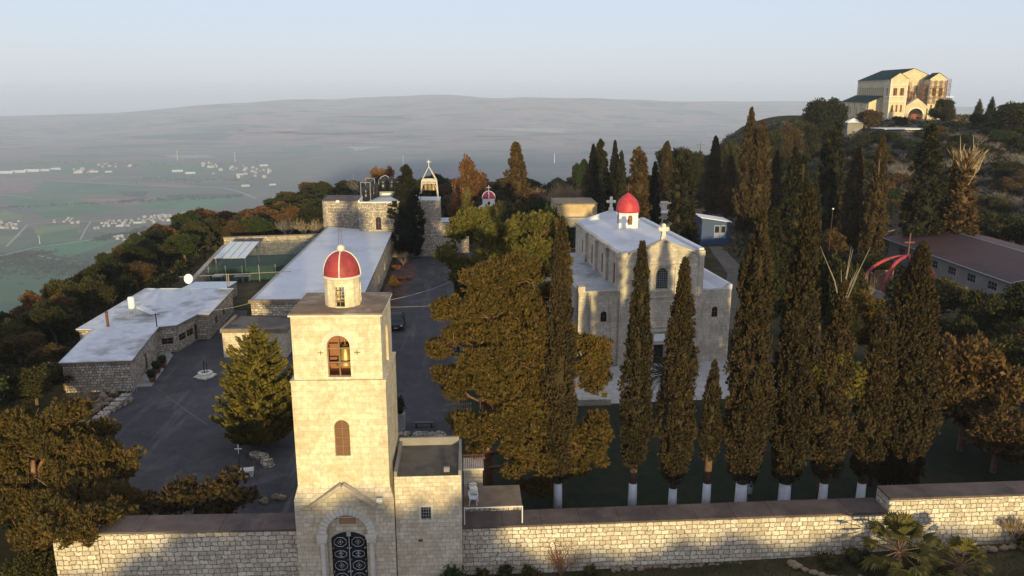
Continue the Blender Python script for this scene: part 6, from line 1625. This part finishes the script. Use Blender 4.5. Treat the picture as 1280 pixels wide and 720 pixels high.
def date_palm(label, loc, h, l0):
    t = thing('date_palm', label, 'palm', loc); r_ = random.Random(5); P, A, Ls = [], [], []; st = MB()
    for k in range(34):
        a = 2.4*k; el = radians(78-105*k/34); l = l0*r_.uniform(.85,1.1); pts = []
        for j in range(9):
            u = j/8; pts.append(Vector((cos(a)*cos(el)*l*u,sin(a)*cos(el)*l*u,h+sin(el)*l*u-.55*l*u*u)))
        st.tube(pts,.03,3)
        for j in range(46):
            u = .12+.88*j/45; i = min(7,int(u*8)); p = pts[i].lerp(pts[i+1],u*8-i); d = (pts[i+1]-pts[i]).normalized(); s = d.cross(Vector((0,0,1))).normalized()*(1 if j%2 else -1)
            v = (s+d*.6-Vector((0,0,.25))).normalized(); P.append(tuple(p+v*.28)); A.append(tuple(v)); Ls.append(.62*(1-.5*abs(u-.5)))
    link('fronds', leaf_mesh('fronds', leaf_arrays(np.array(P),np.array(A),np.array(Ls),.07,.05), None, LM['palm_dark']), t)
    st.build('stalk', LM['palm_dark'], t); MB().tube([(0,0,-.3),(0,0,h+.2)],[.35,.3],9).build('trunk', M['bark'], t)
date_palm('dark date palm in the shade before the church doorway', (18.6,71.3,0), 3.6, 3.6)

# --- plants along the foot of the wall
def shrub(label, loc, r, mt, hh=.8, name='shrub', n=5, L=.22, Wd=.09, per=36):
    r_ = random.Random(int(loc[0]*10)); bl = [(r_.uniform(-.6,.6)*r,r_.uniform(-.5,.5)*r,r*hh*r_.uniform(.35,.8),r*r_.uniform(.4,.6),r*r_.uniform(.4,.6),r*hh*.5) for _ in range(n)]
    t = thing(name, label, 'shrub', loc); link('foliage', leaf_mesh('foliage', blob_leaves(bl,per,L,Wd,.5,.5,(.4,1.1)), blob_core(bl,.6), mt), t)
    st = MB()
    for q in bl: st.tube([(0,0,-.1),(q[0],q[1],q[2])],[.05,.02],4)
    st.build('stems', M['bark'], t); return t
shrub('dark green shrub at the foot of the gatehouse wing', (-1.2,43.9,0), 1.1, LM['green'], 1.2)
for k,(x,r) in enumerate(((.6,.55),(2.0,.7),(3.6,.6),(7.4,.6))):
    shrub(['small dark weed clump at the corner of gatehouse and wall','dry weed clump at the foot of the low wall, nearest the gatehouse','grey green weed clump left of the climbing reddish shrub','dark weed clump right of the climbing reddish shrub'][k], (x,44.7,0), r, LM['oak'], 1.0)
shrub('dark ground shrub inside the kerb left of the larger fan palm', (22.6,43.9,height(22.6,44)), 1.0, LM['oak'], .6, n=7)
shrub('dark shrub under the larger fan palm', (24.6,44.1,height(24.6,44)), 1.0, LM['oak'], .8, n=6)
shrub('dark shrub between the two fan palms and the wall', (28.6,43.9,height(28.6,44)), .9, LM['green'], .7, n=6)
shrub('dark shrub at the right end below the raised wall', (36.2,44.4,height(36,44)), 1.1, LM['oak'], .7, n=6)
cb = bare_mesh(371, 4.2, 2.4, 'rust', 'rust' if False else 'twig_warm', 6, .7, 10, .03)
LM['vine'] = leafmat('reddish_vine_leaves', (.16,.055,.03), (.28,.11,.06), None, .2, .1)
def vine(label, loc, s):
    t = thing('climbing_shrub', label, 'shrub', loc); P, A = [], []; st = MB(); r_ = random.Random(3)
    for k in range(11):
        x = r_.uniform(-1.2,1.2)*s; z = r_.uniform(1.2,3.2)*s*(1-.35*abs(x)); st.tube([(0,0,-.1),(x*.4,.1,z*.5),(x,.15,z)],[.045,.03,.01],4)
        for j in range(42):
            u = r_.uniform(.3,1.1); P.append((x*u+r_.gauss(0,.22),r_.gauss(.05,.12),z*u+r_.gauss(0,.2))); A.append((r_.gauss(0,1),-.4,r_.gauss(0,1)))
    link('foliage', leaf_mesh('foliage', leaf_arrays(np.array(P),np.array(A),.16,.05,.4), None, LM['vine']), t); st.build('stems', M['bark'], t)
vine('reddish half bare shrub climbing the low boundary wall', (5.6,44.85,0), 1.0)
c3 = bare_mesh(372, 2.4, 2.2, 'bark', 'twig_warm', 6, .6, 12, .03)
tree('bare_shrub','dry tawny bush with thin twigs against the raised wall',(35.2,44.6,height(35.2,44.6)),c3[0],c3[1],'shrub',None,(1,.7,1))
for k,(px,py,s) in enumerate(((494,338,1.1),(500,352,.9),(505,330,.9),(512,350,.8))):
    q = at_z(px,py,0); shrub(['reddish bed shrub by the long hall, second from its near end','reddish bed shrub beside the white stemmed bare tree','reddish bed shrub behind the white stemmed bare tree','low red bed shrub at the yard edge of the leafy bed'][k], q, s, LM['vine'], .8, per=20)
# grass tufts on the ground before the wall
npr = np.random.default_rng(5); P = []
while len(P) < 9000:
    x = rng.uniform(-12,44); y = rng.uniform(37,44.9)
    if x < 4 and rng.random() < .6: continue
    P.append((x,y,height(x,y)+.06))
A = npr.normal(0,.5,(len(P),3)); A[:,2] = 1
o = bpy.data.objects.new('grass', leaf_mesh('grass', leaf_arrays(np.array(P),A,.28,.05,.2), None, LM['green'])); COL.objects.link(o); kind(o,'stuff')
# ------------------------------------------------------------------ valley: roads, towns, masts
M['road'] = plain('pale_dirt_road', (.32,.29,.26), 1)
def vp(px,py): 
    q = at_z(px,py,VALLEY+.8); return q
def road(pts, w, name='valley_road'):
    P = [vp(*p) for p in pts]; Q = []
    for a,c in zip(P,P[1:]):
        n = max(1,int((c-a).length/60)); Q += [a.lerp(c,k/n) for k in range(n)]
    Q.append(P[-1]); b = MB(); prev = None
    for k,q in enumerate(Q):
        d = (Q[min(k+1,len(Q)-1)]-Q[max(0,k-1)]); d.z = 0; d.normalize(); s = Vector((-d.y,d.x,0))*w/2
        z = height(q.x,q.y)+.8; e = (Vector((q.x+s.x,q.y+s.y,z)),Vector((q.x-s.x,q.y-s.y,z)))
        if prev: b.face([tuple(prev[0]),tuple(prev[1]),tuple(e[1]),tuple(e[0])])
        prev = e
    kind(b.build(name, M['road']), 'structure')
road([(0,320),(40,310),(90,303),(140,296),(200,288),(262,276)],9)
road([(8,308),(22,294),(34,281),(60,278),(130,276)],8)
road([(34,316),(60,322),(82,326)],6)
road([(100,300),(108,285),(114,276)],6)
road([(0,222),(60,225),(110,228),(160,231),(230,233),(280,235),(300,240),(320,248)],12)
road([(110,226),(130,219)],8); road([(0,243),(40,247)],8)
def house_mesh(w,d,h,roof,mw,mr,seed):
    b = MB(); b.box(-w/2,-d/2,-2,w/2,d/2,h,0)
    if roof == 'flat': b.box(-w*.18,-d*.2,h,w*.1,d*.15,h+2.4,0); b.face([(-w/2-.3,-d/2-.3,h+.06),(w/2+.3,-d/2-.3,h+.06),(w/2+.3,d/2+.3,h+.06),(-w/2-.3,d/2+.3,h+.06)],1)
    else:
        r = w*.22
        b.face([(-w/2-.5,-d/2-.5,h),(w/2+.5,-d/2-.5,h),(w/2+.5,0,h+r),(-w/2-.5,0,h+r)],1); b.face([(-w/2-.5,d/2+.5,h),(w/2+.5,d/2+.5,h),(w/2+.5,0,h+r),(-w/2-.5,0,h+r)],1)
        for s in (-1,1): b.face([(s*w/2,-d/2,h),(s*w/2,d/2,h),(s*w/2,0,h+r)],0)
    for z in range(2,int(h)-1,3):
        for k in range(3): b.box(-w/2+w*(.15+.28*k),-d/2-.06,z,-w/2+w*(.15+.28*k)+w*.12,-d/2+.02,z+1.5,2)
    me = bpy.data.meshes.new('house'); me.from_pydata(b.v,[],b.f); 
    for m in (mw,mr,M['glass']): me.materials.append(m)
    me.polygons.foreach_set('material_index', b.m); return me
wall_w = plain('white_render',(.45,.42,.40),.9); wall_t = plain('tan_render',(.34,.29,.25),.9); tile = plain('clay_tile',(.30,.16,.11),.9); shed_w = plain('white_shed_roof',(.52,.54,.56),.6); shed_g = plain('pale_green_shed_roof',(.40,.52,.47),.6)
HM = [house_mesh(14,12,7,'flat',wall_w,wall_w,1),house_mesh(12,11,9,'flat',wall_t,wall_w,2),house_mesh(15,11,6,'gable',wall_w,tile,3),house_mesh(13,10,6,'gable',wall_t,tile,4),house_mesh(17,12,10,'flat',wall_w,shed_w,5)]
SM = [house_mesh(60,26,7,'gable',wall_w,shed_w,6),house_mesh(90,30,7,'gable',wall_w,shed_w,7),house_mesh(48,26,6,'gable',wall_w,shed_g,8)]
def vobj(me, px, py, rz, s, label, cat, grp, nm):
    q = vp(px,py); o = bpy.data.objects.new(nm, me); COL.objects.link(o); o.location = (q.x,q.y,height(q.x,q.y)); o.rotation_euler = (0,0,rz); s *= .66 if nm == 'village_house' else .5; o.scale = (s,s,s*(1 if nm == 'village_house' else .7)); tag(o,label,cat,grp)
rv = random.Random(21)
def town(poly, n, label, grp, smin=.8, smax=1.25, rz0=.2):
    c = 0
    while c < n:
        x0,y0,x1,y1,th = poly[rv.randrange(len(poly))]; u = rv.random(); px = x0+(x1-x0)*u; py = y0+(y1-y0)*u+rv.uniform(-th,th)
        vobj(HM[rv.randrange(5)],px,py,rz0+rv.choice((0,pi/2))+rv.uniform(-.1,.1),rv.uniform(smin,smax),label,'house',grp,'village_house'); c += 1
town([(112,284,200,272,4),(150,280,255,267,4),(190,273,256,270,4),(205,272,250,266,2)],172,'small pale house in the long valley town at the foot of the slope','houses of the near valley town',.6,1.3)
town([(62,276,105,280,1.6),(70,275,92,274,1.2)],14,'pale house of the small row left of the valley town','houses of the row left of the valley town')
town([(0,281,29,279,3.5),(0,286,24,286,2)],16,'white house of the estate at the left edge of the valley','houses of the estate at the left edge',1.0,1.4)
town([(142,296,165,300,2.5)],8,'small white house by the road at the foot of the wooded slope','houses at the foot of the wooded slope')
town([(260,214,340,218,7),(250,207,330,212,4)],40,'tiny pale house of the far village at the edge of the mountain shadow','houses of the far village',1.2,2.2)
town([(90,212,118,216,2.5),(118,209,165,206,2.5)],24,'tiny pale house of the far village in the middle of the valley','houses of the middle far village',1.2,2.0)
for k,(px,py,m_,s,lab) in enumerate([(8,217,1,1.6,'long white greenhouse at the left edge of the far valley'),(24,216,1,1.6,'long white greenhouse, second from the left edge'),(40,215,1,1.7,'long white greenhouse, third from the left edge'),(56,214,0,1.8,'white greenhouse, fourth from the left edge'),(70,212.5,0,1.8,'white greenhouse at the right end of the row'),
   (98,216.5,0,1.5,'white shed in front of the middle far village'),(118,215.5,0,1.4,'white shed right of the middle far village'),(136,215.5,0,1.2,'small white shed between the two far villages'),(222,214.8,1,1.3,'bigger white roofed barn of the pair in the far valley'),(238,217.2,1,1.2,'lower white roofed barn of the pair in the far valley'),
   (307,233,2,1.6,'pale green roofed barn in the mountain shadow'),(341,231.5,0,1.1,'white barn right of the pale green roofed barn'),(300,219,0,1.3,'white shed in the far village near the shadow edge'),(330,207.5,0,1.6,'white shed at the back of the far village'),
   (172,279,0,.9,'long white roof in the middle of the valley town'),(215,276,1,.8,'long grey white roof in the right part of the valley town'),(150,283,0,.8,'white roofed hall at the left part of the valley town'),(240,274,0,.8,'white roofed hall at the right end of the valley town')]):
    vobj(SM[m_],px,py,.12+.05*(k%3),s,lab,'barn','large sheds in the valley','barn')
def mast(px,py,h,r,lab,lat=False):
    q = vp(px,py); z = height(q.x,q.y); t = thing('mast',lab,'mast',(q.x,q.y,z))
    MB().tube([(0,0,-2),(0,0,h)],[r,r*.45],8).build('shaft', M['white'], t); b = MB(); b.bar((-r*3,0,h*.9),(r*3,0,h*.9),r*.3); b.bar((0,0,h),(0,0,h*1.06),r*.2); b.build('antenna', M['white'], t)
mast(693,203,62,2.6,'white needle mast on the plain behind the lone rust brown cypress')
mast(222,200,62,1.6,'thin grey white mast in the valley, left of the pair'); mast(294,202,62,1.6,'thin grey white mast in the valley, right of the pair'); mast(504,205,60,1.6,'thin mast on the shaded plain above the bell frame')
mast(50,305,26,.9,'short white mast beside the roads at the left of the valley')
# field parcels of the plain and the far slopes
def hit(px, py):
    d = Vector(_ray(px, py)); t = 1500.0
    while t < 26000:
        if CAM_H+d.z*t < height(d.x*t, d.y*t): break
        t += 40
    return Vector((d.x*t, d.y*t, 0))
def field(pts, col, lift=.35):
    P = [hit(*p) for p in pts]; b = MB(); n = 9
    def q(u, v): 
        a = P[0].lerp(P[1],u); c = P[3].lerp(P[2],u); r = a.lerp(c,v)
        r.x += 14*noise.noise(Vector((r.x*.006,r.y*.006,2))); r.y += 14*noise.noise(Vector((r.x*.006,r.y*.006,8))); return (r.x,r.y,height(r.x,r.y)+lift)
    for i in range(n):
        for j in range(n): b.face([q(i/n,j/n),q((i+1)/n,j/n),q((i+1)/n,(j+1)/n),q(i/n,(j+1)/n)])
    m = mottled('field_soil', tuple(c*.78 for c in col), tuple(c*1.2 for c in col), .010, 1, tuple(c*.7 for c in col), .004); kind(b.build('field', m), 'structure')
BR, GR, BG, DK, OL, PA = (.24,.15,.125), (.070,.145,.060), (.060,.165,.065), (.05,.06,.045), (.17,.19,.07), (.36,.37,.26)
for k,(pts,col) in enumerate([([(0,223),(52,226),(33,241),(0,243)],BR),([(56,227.5),(192,233),(150,243.5),(44,241)],GR),([(128,226.5),(246,231.5),(232,236),(186,232)],BR),([(146,239.5),(184,240.5),(182,246.5),(152,245.5)],DK),
    ([(97,250),(208,247),(200,255),(117,254.5)],BR),([(209,244),(306,243),(304,247.5),(211,248.5)],DK),([(0,245.5),(96,250.5),(160,262),(60,274)],GR),([(202,249),(300,248.5),(262,264),(165,261.5)],BG),([(0,276),(0,262),(30,270),(50,274)],OL),
    ([(40,315),(118,299),(153,302),(84,324)],BG),([(36,283),(98,281),(104,292),(48,300)],OL),([(52,295),(99,287),(97,297),(30,312)],GR),([(0,308),(8,306),(28,294),(0,298)],OL),([(0,327),(60,324),(80,333),(0,338)],(.03,.085,.035)),([(0,342),(96,337),(70,356),(0,362)],(.035,.10,.04)),
    ([(432,182),(468,176),(496,182),(444,189)],PA),([(487,176.5),(503,176),(500,183),(486,184)],PA),([(506,177),(519,177),(523,190),(505,190)],(.10,.09,.10)),([(350,183),(400,182),(404,188),(352,190)],GR),([(0,188),(60,190),(110,192),(0,197)],BR),([(330,160),(372,158),(380,164),(340,165)],(.42,.22,.19)),
    ([(262,213),(180,212),(176,206),(270,207)],GR),([(86,218),(60,214),(110,205),(140,208)],GR),([(550,196),(640,193),(700,196),(560,200)],GR),([(560,183),(660,180),(680,184),(570,188)],BR)]):
    field(pts, col, .35+.004*k)
rf = random.Random(8)
for k in range(34):
    px = rf.uniform(20, 900); py = 138+62*rf.random()**.8; w = rf.uniform(40,130); h = rf.uniform(1.6,4.5); sk = rf.uniform(-18,18)
    if 425 < px+w and px < 540 and py > 170: continue
    field([(px,py),(px+w,py+rf.uniform(-1.5,1.5)),(px+w+sk,py-h),(px+sk,py-h)], rf.choice([(.30,.19,.17),(.22,.15,.14),(.05,.085,.06),(.07,.12,.07),(.38,.31,.24),(.13,.12,.10)]), .9+.01*k)
# hedges and groves of the valley floor, one mass nobody could count
P = []
for (px0,py0,px1,py1,n,w) in ((0,328,120,338,420,60),(0,322,60,316,160,25),(120,300,190,285,200,40),(150,252,300,246,160,40),(0,205,350,205,260,120),(180,224,330,226,160,60),(0,260,240,248,80,20)):
    for k in range(n):
        u = rv.random(); q = vp(px0+(px1-px0)*u, py0+(py1-py0)*u); x = q.x+rv.gauss(0,w*.4); y = q.y+rv.gauss(0,w); P.append((x,y,height(x,y)+2))
P = np.repeat(np.array(P),9,axis=0); npr = np.random.default_rng(77); P = P+npr.normal(0,1,(len(P),3))*np.array([3.2,3.2,1.6]); A = npr.normal(0,1,(len(P),3))
o = bpy.data.objects.new('hedgerows', leaf_mesh('hedgerows', leaf_arrays(P,A,4.5,3.4,.3), None, LM['oak'])); COL.objects.link(o); kind(o,'stuff')
